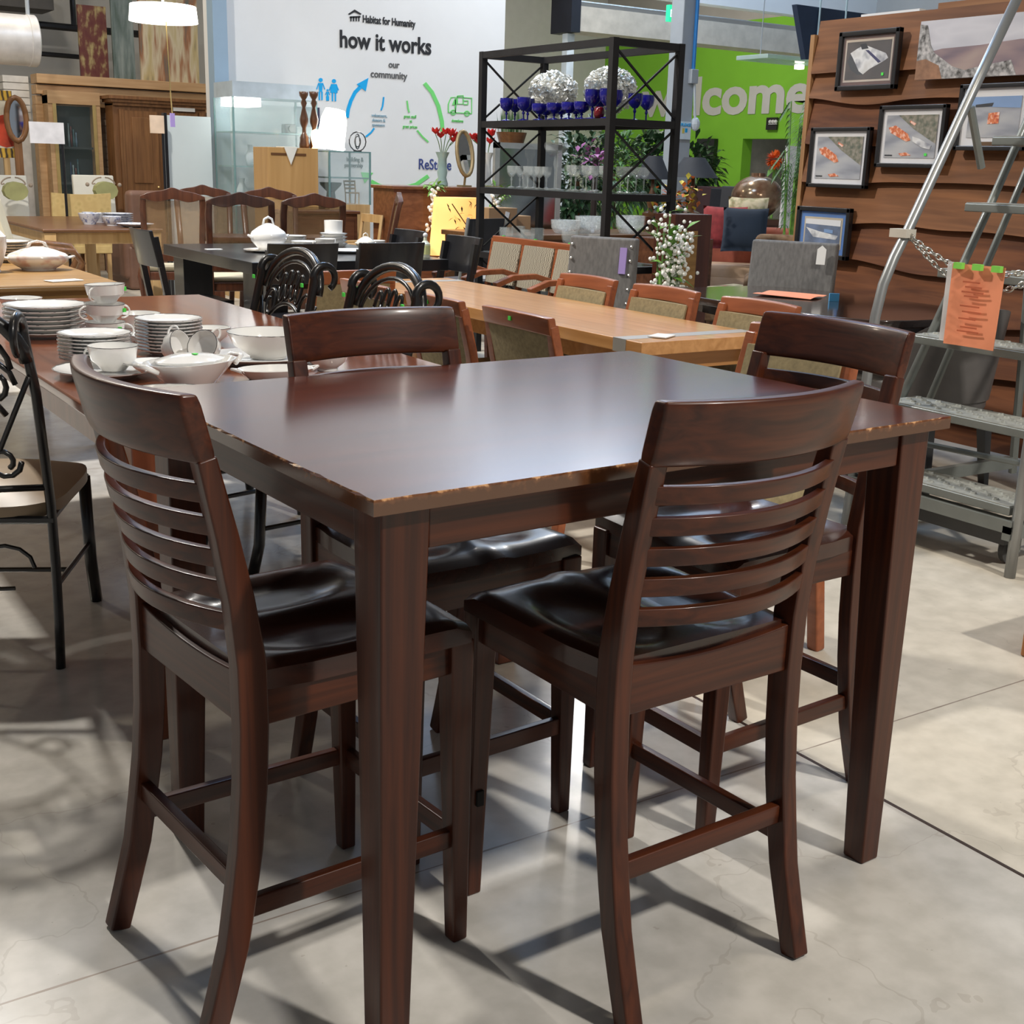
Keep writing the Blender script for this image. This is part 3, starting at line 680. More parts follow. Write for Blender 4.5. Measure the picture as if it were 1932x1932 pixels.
single('serving_bowl', bowl_prof(.065, .06, .8), CHINA, (3.93, 7.72, Z2), 'straight white bowl right of the sugar bowl', 'bowl')
o = MB().box(-.06, .06, -.04, .04, 0, .003).build('price_card', PAPER); o.location = (3.78, 7.05, Z2); tag(o, 'white card at the near right edge of the black table', 'card')
o = MB().box(-.05, .05, -.03, .03, 0, .003).build('price_card', PAPER); o.location = (2.83, 7.86, Z2); tag(o, 'white card at the left end of the black table', 'card')
t = thing('glass_bottle', 'small clear bottle with a green label and stopper, right end of the black table', 'bottle', (3.90, 6.98, Z2))
MB().lathe([(0, 0), (.030, 0), (.032, .01), (.032, .085), (.012, .105), (.011, .125), (0, .125)], 16).build('body', mat('clear_bottle', (.75, .80, .66), .1, alpha=.75), t, smooth=2)
MB().lathe([(.0325, .02), (.0332, .02), (.0332, .075), (.0325, .075)], 16).build('label_band', mat('bottle_label', (.62, .66, .30), .6), t)
MB().ball((0, 0, .138), .016, 8).build('stopper', mat('stopper', (.7, .7, .7), .2), t, smooth=True)
# ================================================================ wall lettering and marks
INK = mat('black_lettering', (.012, .012, .014), .6, var=.02); GINK = mat('green_lettering', (.16, .62, .16), .6, var=.03); BINK = mat('blue_lettering', (.0, .35, .72), .6, var=.03)
DGREY = mat('grey_lettering', (.10, .10, .10), .6); PALE = mat('pale_lettering', (.28, .42, .50), .6)
VW = WB - .004
def wtext(body, px, py, cap, m, bold=0, sx=1, name='lettering', ref=None):
    """lettering on the white wall; baseline start at the pixel, cap height in pixels there"""
    p = at(px, py, v=VW); q = at(px, py - cap, v=VW); h = q.z - p.z
    return text(body, h / .70, m, wb, (p.x, VW, p.z), (1, 0, 0), name, bold, sx=sx)
wtext('Habitat for Humanity', 684, 42, 14, INK, .045, .70, 'sponsor_lettering')
wtext('how it works', 640, 88, 32, INK, .062, .86, 'title_lettering')
wtext('our', 733, 127, 12.5, DGREY, .025, .95, 'caption_lettering'); wtext('community', 699, 145, 13.5, DGREY, .025, .95, 'caption_lettering')
wtext('ReStore', 789, 319, 20, mat('navy_lettering', (.03, .05, .20), .6), .012, .80, 'store_lettering')
for i, (s_, x, y) in enumerate((('volunteers,', 701, 220), ('donors &', 702, 229), ('sponsors', 702, 238))): wtext(s_, x, y, 6, PALE, 0, .9, 'caption_lettering')
for i, (s_, x, y) in enumerate((('great stuff', 762, 222), ('at', 773, 231), ('great prices', 760, 241))): wtext(s_, x, y, 6, GINK, 0, .8, 'caption_lettering')
wtext('donations', 852, 230, 6, GINK, 0, .8, 'caption_lettering')
wtext('building &', 654, 304, 8, DGREY, .004, .8, 'caption_lettering'); wtext('partnership', 650, 315, 8, DGREY, .004, .75, 'caption_lettering')
wtext('$', 722, 404, 28, GINK, .03, 1, 'dollar_mark')
def wpt(px, py, d=0): p = at(px, py, v=VW - d); return (p.x, p.y, p.z)
def wflat(name, polys, m):
    mb = MB()
    for poly in polys:
        P = [at(x, y, v=VW) for x, y in poly]; mb.hexa([(p.x, VW - .003, p.z) for p in P], [(p.x, VW + .003, p.z) for p in P])
    return mb.build(name, m, wb)
def stroke(pts, w0, w1=None):
    w1 = w1 or w0; L, Rr = [], []
    for i, p in enumerate(pts):
        a = pts[max(i - 1, 0)]; b = pts[min(i + 1, len(pts) - 1)]; dx, dy = b[0] - a[0], b[1] - a[1]; l = math.hypot(dx, dy) or 1
        w = (w0 + (w1 - w0) * i / (len(pts) - 1)) / 2; L.append((p[0] - dy / l * w, p[1] + dx / l * w)); Rr.append((p[0] + dy / l * w, p[1] - dx / l * w))
    return [[L[i], L[i + 1], Rr[i + 1], Rr[i]] for i in range(len(pts) - 1)]
wflat('blue_arrow', stroke([(655, 222), (657, 206), (662, 190), (670, 174), (680, 164)], 6, 7) + [[(673, 159), (695, 147), (690, 172)]], BINK)
wflat('green_arc', stroke([(801, 157), (815, 174), (827, 200), (834, 230), (835, 252)], 7), GINK)
wflat('green_arrow', stroke([(700, 342), (715, 350), (735, 356), (760, 355), (785, 348), (808, 332)], 7) + [[(681, 325), (704, 326), (688, 346)]], GINK)
wflat('arrow_mark', stroke([(724, 183), (722, 200), (719, 208)], 2.5), BINK); wflat('arrow_mark', stroke([(768, 190), (770, 205), (772, 212)], 2.5), GINK)
wflat('arrow_mark', stroke([(706, 242), (700, 250), (690, 258)], 3), BINK); wflat('arrow_mark', stroke([(787, 246), (797, 258), (808, 268)], 3), GINK)
wflat('house_emblem', [[(657, 26), (669, 18), (682, 26), (680, 28), (669, 22.5), (659, 28)]] + [[(x, 31), (x + 2.2, 31), (x + 2.2, 40), (x, 40)] for x in (661, 666, 671, 676)] + [[(660, 31), (680, 30), (680, 33), (660, 34)]], INK)
fam = []
for cx, top, h, wd in ((605, 147, 42, 9), (618, 168, 22, 5), (630, 149, 42, 10)):
    r = h * .095; fam.append([(cx + r * math.cos(k * .785), top + r + r * math.sin(k * .785)) for k in range(8)])
    fam.append([(cx - wd * .45, top + 2.4 * r), (cx + wd * .45, top + 2.4 * r), (cx + wd * (.7 if cx == 630 else .3), top + h * .62), (cx - wd * (.7 if cx == 630 else .3), top + h * .62)])
    for s in (-1, 1): fam.append([(cx + s * wd * .28 - 1.4, top + h * .62), (cx + s * wd * .28 + 1.4, top + h * .62), (cx + s * wd * .28 + 1.2, top + h), (cx + s * wd * .28 - 1.2, top + h)])
    for s in (-1, 1): fam.append([(cx + s * wd * .4, top + 2.6 * r), (cx + s * wd * .5, top + 2.4 * r), (cx + s * wd * .95, top + h * .5), (cx + s * wd * .75, top + h * .52)])
wflat('family_emblem', fam, BINK)
tr = []
for L in ([(846, 212), (846, 196), (851, 184), (859, 183), (859, 212)], [(859, 212), (862, 183), (890, 185), (890, 214), (846, 212)], [(863, 181), (874, 180), (874, 196), (863, 196), (863, 181)], [(875, 190), (883, 190), (883, 197), (875, 197)]): tr += stroke(L, 1.8)
for cx, cy in ((855, 212), (881, 214)): tr += stroke([(cx + 4.5 * math.cos(k * .7), cy + 4.5 * math.sin(k * .7)) for k in range(10)], 2)
tr.append([(857, 188), (860, 188), (860, 198), (853, 198)])
wflat('truck_emblem', tr, GINK)
# welcome on the green wall
pa, pb = at(1212, 218, u=14), at(1212, 146, u=14)
text('welcome', .80, mat('pale_grey_lettering', (.55, .55, .53), .6, var=.02), wr, (13.993, 17.45, 2.25), (0, -1, 0), 'welcome_lettering', .09, sx=1.33).scale = (1, 1, 1)
UG = 13.99
def wallbox(name, u0, c0, c1, th, m, label, cat, parent=None, plane='u', bevel=0):
    a, b = at(*c0, u=u0) if plane == 'u' else at(*c0, v=u0), at(*c1, u=u0) if plane == 'u' else at(*c1, v=u0)
    mb = MB().box(a.x - th if plane == 'u' else a.x, u0 if plane == 'u' else b.x, a.y if plane == 'u' else a.y - th, b.y if plane == 'u' else u0, a.z, b.z)
    o = mb.build(name, m, parent, bevel=bevel)
    if label: tag(o, label, cat)
    return o
rs = wallbox('restroom_sign', UG, (1449, 222), (1467, 245), .03, mat('black_sign', (.015, .015, .015), .4), 'small black restroom sign with white figures on the green wall', 'sign')
p0, p1 = at(1449, 222, u=UG - .032), at(1467, 245, u=UG - .032)
WHT = mat('white_mark', (.75, .75, .75), .5)
for k, f in enumerate((.25, .52, .78)):
    y = p0.y + (p1.y - p0.y) * f; MB().box(UG - .04, UG - .031, y - .03, y + .03, p1.z + .08, p0.z - .09).ball((UG - .035, y, p0.z - .06), .028, 6).build('figure_mark', WHT, rs)
tv = wallbox('television', UG, (1322, 262), (1350, 332), .08, mat('black_screen', (.012, .013, .016), .15), 'black television on the green wall behind the dark lampshade', 'television')
# back of the corridor opening
struct(MB().box(15.4, 15.5, 13.4, 15.4, 0, 3.6).box(14.2, 15.5, 15.0, 15.1, 0, 3.6).build('wall_corridor', mat('corridor_paint', (.45, .42, .39), .8)))

# ---------------------------------------------------------------- roller shutter housing, post, exit sign, hung panel
STEEL = mat('brushed_steel', (.58, .57, .54), .32, metal=.9, var=.08, scale=3, stretch=(1, 30, 30))
BEIGE = mat('beige_flashing', (.50, .46, .39), .55)
V1 = WB - .16
t = thing('shutter_housing', 'long steel roller shutter housing above the opening to the green lobby', 'shutter', (0, 0, 0))
a = at(1090, 55, v=V1); b = at(1090, -2, v=V1); zc, zt = a.z, b.z
MB().box(a.x, 15.8, V1 + .05, WB + .2, zc, zt).box(a.x, 15.8, V1, V1 + .1, zc + .22 * (zt - zc) + .1, zt - .2).build('hood', STEEL, t, bevel=.02)
MB().box(a.x, 15.8, V1 - .02, WB + .2, zc - .02, zc + .25).build('bottom_flashing', BEIGE, t)
MB().box(a.x - .13, a.x, V1 - .05, WB + .2, zc - .04, zt + .1).build('end_bracket', mat('black_bracket', (.012, .014, .022), .5), t)
p = at(1071, 230, v=WB - .12); struct(MB().box(p.x - .05, p.x + .05, WB - .12, WB - .02, 0, zc - .05).build('trim_1', mat('pale_metal_track', (.62, .68, .70), .4)))
pc = at(1283, 175, v=10.5)
col = thing('support_post', 'square grey steel post with blue conduit before the green wall', 'post', (pc.x, 10.5, 0))
GP_ = mat('grey_post_paint', (.36, .40, .44), .5, var=.04)
MB().box(-.10, .10, -.10, .10, 0, 5.98).build('shaft', GP_, col, bevel=.01)
MB().tube([(.055, -.125, 5.9), (.055, -.125, 2.35)], .02, 8).build('conduit', mat('blue_conduit', (.02, .20, .55), .4), col)
MB().box(.01, .10, -.16, -.10, 2.22, 2.36).build('junction_box', GP_, col, bevel=.005)
MB().tube([(.08, -.13, 2.22), (.10, -.13, 2.0), (.12, -.13, 1.86)], .014, 6).ball((.125, -.13, 1.82), .05, 8, (1, 1, 1.4)).build('sensor', mat('pale_plastic', (.6, .66, .70), .4), col)
q = at(1291, 246, v=10.38)
nt = thing('notice', 'white laminated notice fixed to the grey post', 'notice', (q.x, 10.385, q.z))
MB().box(-.085, .085, -.012, 0, -.09, .09).build('sheet', mat('pale_blue_paper', (.62, .72, .78), .5), nt)
text('PLEASE', .045, BINK, nt, (-.06, -.014, .04), (1, 0, 0), 'notice_lettering', .002); MB().box(-.035, -.005, -.015, -.012, -.03, .02).build('picture_block', mat('yellow_mark', (.6, .5, .1), .5), nt); MB().box(.005, .035, -.015, -.012, -.02, .02).build('picture_block', BINK, nt)
q = at(1271, 26, v=11.3)
ex = thing('exit_sign', 'green lit EXIT sign hanging before the shutter housing', 'exit sign', (q.x, 11.3, q.z))
MB().box(-.085, .085, -.03, .03, -.085, .085).build('case', mat('exit_green', (.02, .55, .22), .4, emit=(.02, .75, .30), es=.9), ex)
text('EXIT', .11, mat('exit_letters', (.75, 1, .8), .4, emit=(.7, 1, .8), es=1.4), ex, (-.075, -.034, -.04), (1, 0, 0), 'exit_lettering', .004, sx=.62)
MB().tube([(0, 0, .08), (0, 0, 6 - q.z)], .006, 6).build('cord', GP_, ex)
# dark blue hung wedge-shaped board and glass shelf
VP = 8.6
P = [at(1503, 8, v=VP), at(1650, 28, v=VP), at(1650, 110, v=VP), at(1520, 112, v=VP)]
t = thing('wedge_panel', 'dark blue tapered panel hanging above the plank display wall', 'panel', (P[0].x, VP, P[0].z))
MB().hexa([(p.x - P[0].x, 0, p.z - P[0].z) for p in P], [(p.x - P[0].x, .06, p.z - P[0].z) for p in P]).build('board', mat('navy_panel', (.018, .035, .075), .5), t)
for x in (.28, .62): MB().tube([(x, -.02, -.3), (x, -.02, 6 - P[0].z)], .009, 6).build('hanging_rod', mat('pale_rod', (.45, .62, .68), .3), t)
P = at(1465, 112, v=9.4)
t = thing('glass_shelf', 'clear glass shelf hung on a thin rod, left of the plank wall', 'shelf', (P.x, 9.4, P.z))
GLS = mat('clear_glass_sheet', (.75, .88, .90), .05, alpha=.30, var=.01)
MB().box(-.33, .55, -.22, .22, -.02, .02).build('sheet', mat('frosted_glass_sheet', (.55, .66, .70), .15, alpha=.55, var=.02), t, bevel=.004)
MB().tube([(-.22, 0, 0), (-.22, 0, 6 - P.z)], .005, 6).build('hanging_rod', GP_, t)
MB().lathe([(0, -.075), (.05, -.07), (.05, -.03), (0, -.025)], 12, (.32, 0, 0)).build('spot_lamp', mat('lamp_glow', (1, .95, .85), .4, emit=(1, .93, .8), es=3), t)

# ================================================================ plank display wall with framed pictures
PLK = wood('rough_plank', (.085, .026, .009), (.20, .068, .022), .7, 'Y', 2.2, 0, bump=.25)
PLK2 = wood('rough_plank_light', (.13, .050, .017), (.26, .105, .038), .7, 'Y', 2.0, 0, bump=.25)
UP = 5.5
pw = thing('plank_partition', 'rough live-edge wooden plank display wall hung with framed pictures', 'partition', (UP, 0, 0))
VA, VB = at(1528, 300, u=UP).y, 3.2
edges = [0, .12, .36, .62, at(1530, 490, u=UP).z, at(1530, 418, u=UP).z, at(1535, 342, u=UP).z, at(1540, 273, u=UP).z, at(1545, 195, u=UP).z, at(1550, 143, u=UP).z, 2.14]
for k in range(len(edges) - 1):
    z0, z1 = edges[k], edges[k + 1]; ph = k * 7.3
    nv = 40
    def wob(y): return .030 * noise.noise(Vector((y * 2.1 + ph, ph, 0))) + .014 * math.sin(y * 3.4 + ph)
    MB().slab(lambda s, q: (-.055 + .042 * q, VB + (VA - VB) * s, (z0 + wob(VB + (VA - VB) * s) * (k > 0)) * (1 - q) + (z1 + .03) * q), lambda s, q: (-.015 + .025 * q, VB + (VA - VB) * s, (z0 + wob(VB + (VA - VB) * s) * (k > 0)) * (1 - q) + (z1 + .03) * q), nv, 2).build('plank', PLK2 if k in (5, 6, 8, 9) else PLK, pw)
MB().box(.012, .05, VB, VA - .02, 0, 2.12).build('backing', PLK, pw)
MB().box(-.05, .06, VA, VA + .03, 0, at(1535, 68, u=UP).z).build('end_board', wood('pale_end_board', (.30, .15, .06), (.42, .23, .10), .6, 'Z', 3, 0), pw)
MB().box(-.012, .02, at(1765, 40, u=UP).y, VA - .02, 2.14, at(1560, 52, u=UP).z).build('top_board', wood('cedar_board', (.25, .105, .04), (.34, .16, .065), .6, 'Y', 3, 0), pw)
FRM = mat('black_frame', (.012, .011, .012), .35, coat=.3)
MATW = mat('white_mat_board', (.72, .71, .72), .6, var=.01)
UF = UP - .055
def framed(label, c0, c1, fw, matm, mw, art, inner=None):
    a, b = at(*c0, u=UF), at(*c1, u=UF); y0, y1, z0, z1 = b.y, a.y, b.z, a.z
    yc, zc = (y0 + y1) / 2, (z0 + z1) / 2; hy, hz = (y1 - y0) / 2, (z1 - z0) / 2
    t = thing('framed_picture', label, 'picture', (UF, yc, zc), 0, 'framed pictures on the plank wall')
    for q in ((-hy, hy, hz - fw, hz), (-hy, hy, -hz, -hz + fw), (-hy, -hy + fw, -hz, hz), (hy - fw, hy, -hz, hz)):
        MB().box(-.035, 0, *q).build('frame_rail', FRM, t, bevel=.004)
    MB().box(-.018, -.004, -hy + fw * .8, hy - fw * .8, -hz + fw * .8, hz - fw * .8).build('mat_board', matm, t)
    ay, az = hy - fw - mw, hz - fw - mw
    if inner: MB().box(-.0195, -.017, -ay - .012, ay + .012, -az - .012, az + .012).build('inner_border', inner, t)
    ar = MB().box(-.0215, -.018, -ay, ay, -az, az).build('picture', art, t)
    MB().box(-.024, -.0225, -hy + fw, hy - fw, -hz + fw, hz - fw).build('glass', mat('picture_glass', (.9, .95, 1), .02, alpha=.04, var=.01, spec=.3), t)
    return t, ay, az
def shape(t, pts, m, name, ay, az, x=-.0218):
    """a flat painted shape inside a picture; pts in -1..1, left to right as seen"""
    MB().hexa([(x - .0006, -p[0] * ay, p[1] * az) for p in pts], [(x, -p[0] * ay, p[1] * az) for p in pts]).build(name, m, t)
ROAD = pattern('road_photo', [(.20, .21, .24), (.36, .36, .38), (.46, .45, .44)], 'noise', 5, .3, (1, 1, 3))
SCRUB = pattern('scrub_photo', [(.05, .07, .03), (.18, .16, .10), (.30, .26, .20)], 'noise', 40, .4)
CARR = pattern('red_car_photo', [(.45, .03, .02), (.70, .20, .05), (.9, .6, .5)], 'noise', 60, .4); CARW = pattern('silver_car_photo', [(.25, .25, .28), (.75, .74, .72), (.6, .58, .55)], 'noise', 14, .3)
INKC = mat('picture_dark', (.02, .02, .025), .4); SKYP = mat('picture_sky', (.18, .30, .52), .4, var=.1)
# brown-matted roadster
t, ay, az = framed('framed picture of a silver open car, brown mat, topmost on the plank wall', (1592, 62), (1694, 168), .026, mat('brown_mat', (.11, .042, .028), .7), .030, mat('dark_picture_ground', (.05, .035, .03), .4, var=.3, scale=12), mat('cream_line', (.5, .42, .34), .6))
shape(t, [(-.82, .42), (-.55, .62), (-.2, .82), (.12, .66), (.80, .30), (.92, .05), (.68, -.14), (.14, -.46), (-.15, -.74), (-.36, -.55), (-.68, .15)], CARW, 'car_picture', ay, az)
shape(t, [(-.82, .35), (-.68, .15), (-.36, -.55), (-.15, -.74), (-.4, -.75), (-.75, -.45), (-.92, .0)], INKC, 'car_shadow', ay, az); shape(t, [(-.40, .85), (-.15, .90), (.0, .62), (-.3, .58)], INKC, 'driver_picture', ay, az, -.0226); shape(t, [(-.15, .55), (.02, .52), (.62, -.12), (.5, -.18)], mat('picture_navy', (.03, .03, .10), .4), 'stripe_picture', ay, az, -.0226)
MB().box(-.026, -.0245, -ay * .8, -ay * .7, -az * .85, -az * .7).build('price_sticker', GREEN, t)
def race(label, c0, c1, second, stick):
    t, ay, az = framed(label, c0, c1, .022, MATW, .028, ROAD)
    shape(t, [(-.55, 1), (1, 1), (1, -.35), (.1, .35)], SCRUB, 'hillside_picture', ay, az)
    shape(t, [(-.90, .42), (-.62, .52), (-.10, .12), (.02, -.18), (-.15, -.24), (-.80, .18)], CARR, 'race_car_picture', ay, az, -.0228)
    if second: shape(t, [(.08, .0), (.35, -.1), (.85, -.42), (.80, -.60), (.5, -.52), (.1, -.22)], CARW, 'race_car_picture', ay, az, -.0228)
    shape(t, [(-.05, .75), (.18, .60), (.12, .50), (-.08, .66)], CARR, 'race_car_picture', ay, az, -.0226)
    shape(t, [(-.40, -.80), (-.10, -.74), (.10, -.88), (-.3, -.92)], CARR, 'race_car_picture', ay, az, -.0226); shape(t, [(-.95, -.86), (-.65, -.86), (-.65, -.92), (-.95, -.92)], INKC, 'caption_line', ay, az, -.0226)
    if stick: MB().box(-.026, -.0245, -ay * .72, -ay * .62, -az * .9, -az * .78).build('price_sticker', GREEN, t)
race('framed motor race picture at the left edge of the plank wall, below the brown one', (1538, 241), (1638, 357), False, False)
race('framed motor race picture with two cars, middle of the plank wall', (1668, 200), (1780, 318), True, True)
t, ay, az = framed('framed picture of a red racing car on grey track, behind the ladder handrail', (1820, 160), (1942, 285), .022, MATW, .04, ROAD)
shape(t, [(-1, 1), (1, 1), (1, .42), (-1, .55)], SKYP, 'sky_picture', ay, az); shape(t, [(-.2, .2), (.22, .24), (.22, -.32), (-.22, -.34)], CARR, 'race_car_picture', ay, az, -.0226); shape(t, [(-.75, .62), (-.05, .70), (-.1, .52), (-.75, .5)], INKC, 'race_car_picture', ay, az, -.0226)
MB().box(-.0255, -.0245, -.06, .08, -az - .045, -az - .02).build('name_plate', mat('bronze_plate', (.16, .10, .06), .4, metal=.5), t)
t, ay, az = framed('blue-matted framed picture of a boat, lowest on the plank wall', (1512, 388), (1602, 492), .026, mat('blue_mat', (.035, .16, .48), .6), .042, mat('harbour_picture', (.10, .14, .24), .4, var=.4, scale=14), mat('tan_line', (.5, .42, .30), .6))
shape(t, [(-.95, .35), (-.2, .10), (.9, -.15), (.8, -.45), (-.5, -.35)], CARW, 'boat_picture', ay, az); shape(t, [(.1, .30), (.6, .25), (.6, .0), (.1, .05)], SKYP, 'boat_picture', ay, az, -.0226); shape(t, [(-1, 1), (1, 1), (1, .55), (-1, .62)], MATW, 'sky_picture', ay, az)
# panoramic canvas
a, b = at(1748, 42, u=UF), at(1980, 140, u=UF)
t = thing('canvas_print', 'wide unframed canyon landscape canvas leaning on top of the plank wall', 'picture', (UF - .01, (a.y + b.y) / 2, (a.z + b.z) / 2)); hy, hz = (a.y - b.y) / 2, (a.z - b.z) / 2
MB().box(-.03, 0, -hy, hy, -hz, hz).build('canvas', pattern('canyon_sky', [(.42, .42, .46), (.58, .57, .60), (.36, .35, .40)], 'noise', 3, .5, (1, .6, 2)), t)
SH = lambda pts, m, n, x=-.031: shape(t, pts, m, n, hy, hz, x)
SH([(-1, -.15), (-.6, .02), (0, .05), (.6, .15), (1, .1), (1, -1), (-1, -1)], pattern('canyon_rock', [(.16, .12, .15), (.28, .20, .20), (.36, .27, .24)], 'noise', 4, .6, (1, 1, 3)), 'canyon_picture')
SH([(-1, .9), (-.88, .85), (-.80, .2), (-.72, -.1), (-.4, -.6), (-.2, -.75), (.1, -.62), (.5, -.5), (.6, -1), (-1, -1)], pattern('shrub_picture', [(.05, .045, .04), (.30, .29, .28), (.55, .52, .50)], 'noise', 40, .6), 'shrub_picture', -.0318)
SH([(-1, -.35), (-.85, -.3), (-.62, -.55), (-.55, -1), (-1, -1)], mat('picture_soil', (.30, .15, .08), .6, var=.3, scale=20), 'soil_picture', -.0326)
# things lying on top of the plank wall
a = at(1640, 42, u=UP + .12); o = MB().box(UP + .05, UP + .10, at(1750, 35, u=UP + .12).y, a.y, 2.14, at(1640, 30, u=UP + .12).z).build('white_board', PAPER); tag(o, 'white panel edge standing on top of the plank wall', 'panel')
a = at(1800, 20, u=UP + .25); o = MB().box(UP + .12, UP + .16, at(1990, 20, u=UP + .25).y, a.y, 2.14, at(1830, 12, u=UP + .2).z + .02).build('cedar_panel', wood('cedar_board', (.25, .105, .04), (.34, .16, .065), .6)); tag(o, 'orange wooden panel above the canyon canvas', 'panel')

# ================================================================ rolling warehouse ladder
LAD = mat('grey_ladder_paint', (.20, .215, .20), .45, metal=.25, var=.08, scale=10, coat=.2)
LADL = mat('worn_grey_ladder_tread', (.36, .37, .34), .5, metal=.3, var=.2, scale=30)
ld = thing('rolling_ladder', 'grey steel rolling warehouse ladder with perforated treads and handrails, right side', 'ladder', (0, 0, 0))
VL, VR = 3.20, 2.47
for k in range(6):
    z = .25 * (k + 1); u0 = 3.71 + .115 * k
    mb = MB().box(u0, u0 + .20, VR + .02, VL - .02, z - .035, z - .004)
    mb.build('tread', LAD, ld, bevel=.004)
    mb = MB()
    if k < 4:
        for i in range(14):
            for j in range(2 + (i % 2)): mb.lathe([(.014, -.004), (.010, .006), (.006, .006), (.005, -.002)], 8, (u0 + .04 + j * .06 + (0 if i % 2 else .03), VR + .06 + i * .047, z))
    mb.box(u0 + .004, u0 + .196, VR + .024, VL - .024, z - .005, z - .0005)
    mb.build('tread_grip', LADL, ld)
for v in (VL, VR):
    MB().tube([(3.80, v, .20), (4.35, v, 1.23), (4.52, v, 1.57), (4.60, v, 1.75)], .017, 8).build('stringer', LAD, ld, smooth=True)
    MB().tube([(4.06, v, .33), (4.55, v, 1.36), (4.75, v, 1.78)], .015, 8).build('brace', LAD, ld, smooth=True)
    h = [(3.72, v + (.01 if v == VL else -.01), 0), (3.735, v, .45), (3.75, v, .82), (3.775, v, .94), (3.82, v, 1.04), (3.88, v, 1.14), (4.15, v, 1.64), (4.37, v, 2.03)]
    MB().tube(h, .020, 10).build('handrail', mat('ladder_tube', (.33, .34, .34), .35, metal=.6, var=.06), ld, smooth=True)
    MB().tube([(4.16, v, 1.60), (4.27, v, 1.38)] if v == VL else [(4.10, v, 1.55), (4.3, v, 1.4)], .016, 8).build('handrail_bracket', LAD, ld)
    MB().tube([(4.62, v, 1.55), (4.75, v, .1)], .018, 8).build('rear_leg', LAD, ld)
MB().box(3.70, 3.75, VR, VL, .155, .20).box(3.70, 4.70, VR, VR + .03, .13, .18).box(3.70, 4.70, VL - .03, VL, .13, .18).build('base_frame', LAD, ld)
MB().box(3.735, 3.78, VR + .04, VL - .04, .10, .155).build('step_bracket', mat('dark_step_bracket', (.06, .06, .06), .6), ld)
MB().tube([(3.74, 2.98, .13), (3.74, 2.98, .03), (3.70, 3.0, .005)], .012, 6).build('foot_lever', LAD, ld)
MB().tube([(3.95, VL, .33), (4.6, VR + .1, .20)], .012, 6).build('cross_brace', LAD, ld)
for v in (VR + .10, VL - .10):
    c = thing('x', '', None) if 0 else None
    w_ = MB().at((3.86, v, .052), rx=math.pi / 2).lathe([(0, -.014), (.032, -.014), (.05, -.010), (.051, .010), (.032, .014), (0, .014)], 20).build('caster_wheel', mat('caster_rubber', (.05, .05, .05), .6), ld, smooth=2)
    MB().at((3.86, v, .052)).box(-.03, .03, -.025, -.018, -.01, .09).box(-.03, .03, .018, .025, -.01, .09).box(-.05, .03, -.03, .03, .09, .11).build('caster_fork', LAD, ld)
# chain with an orange sheet
CHN = mat('chain_steel', (.62, .60, .55), .25, metal=.9)
ch = thing('barrier_chain', 'steel chain hung across the ladder from a clamp on the handrail', 'chain', (0, 0, 0))
def chain(pts, link=.034):
    P = [Vector(p) for p in pts]; tot = sum((b - a).length for a, b in zip(P, P[1:])); n = int(tot / (link * .72))
    for i in range(n):
        d = tot * (i + .5) / n
        for a, b in zip(P, P[1:]):
            l = (b - a).length
            if d <= l: break
            d -= l
        c = a.lerp(b, d / l); t_ = (b - a).normalized(); s_ = t_.cross(Vector((0, 0, 1))).normalized(); u_ = s_.cross(t_)
        n_ = s_ if i % 2 else u_
        ring = [c + t_ * (link * .5 * math.cos(q)) + n_ * (.009 * math.sin(q)) for q in [2 * math.pi * k / 10 for k in range(10)]]
        MB().tube(ring, .0034, 5, closed=True).build('chain_link', CHN, ch, smooth=True)
c0 = Vector((3.865, VL - .02, 1.125)); c1 = Vector((3.865, VR + .02, 1.10))
sag = lambda z: [c0.lerp(c1, k / 14) + Vector((0, 0, -z * math.sin(math.pi * k / 14))) for k in range(15)]
chain(sag(.105)); chain(sag(.165))
MB().at((3.865, VL, 1.135)).box(-.028, .028, -.03, .05, -.02, .012).build('clamp', mat('pale_clamp', (.62, .58, .50), .5), ch)
a = at(1848, 585, v=2.86)
nt = thing('orange_notice', 'orange sheet in a clear sleeve clipped to the chain on the ladder', 'notice', (3.83, 2.84, .895), 0)
f = lambda x: (lambda s, q: (x + .006 * math.sin(s * 3) + .010 * q * math.sin(2.2 * s + 1), -.115 + .215 * s, -.145 + .29 * q))
MB().slab(f(0), f(.002), 10, 8).build('sheet', mat('orange_paper', (.88, .31, .16), .6, var=.06, scale=6), nt, smooth=2)
MB().slab(lambda s, q: (.003, .098 + .025 * s, -.135 + .285 * q), lambda s, q: (.005, .098 + .025 * s, -.135 + .285 * q), 1, 1).build('sleeve_edge', mat('clear_sleeve', (.8, .78, .78), .3, alpha=.7), nt)
for y in (-.09, -.01, .07): MB().box(-.012, .006, y - .018, y + .018, .128, .150).build('clip', mat('green_clip', (.25, .70, .10), .5), nt)
FNT = mat('faint_print', (.50, .12, .05), .7)
for k, (s_, z) in enumerate((('PLEASE', .085), ('DO NOT', .06), ('CLIMB', .035), ('THANK', -.005), ('YOU', -.03))) if 0 else []: pass
for k, z in enumerate((.085, .068, .05, .035, .0, -.02, -.045, -.075, -.09)): MB().box(-.0035, -.0015, -.03 - .01 * (k % 3), .03 + .012 * ((k + 1) % 2), z - .003, z + .003).build('print_line', FNT, nt).location.x = -.004
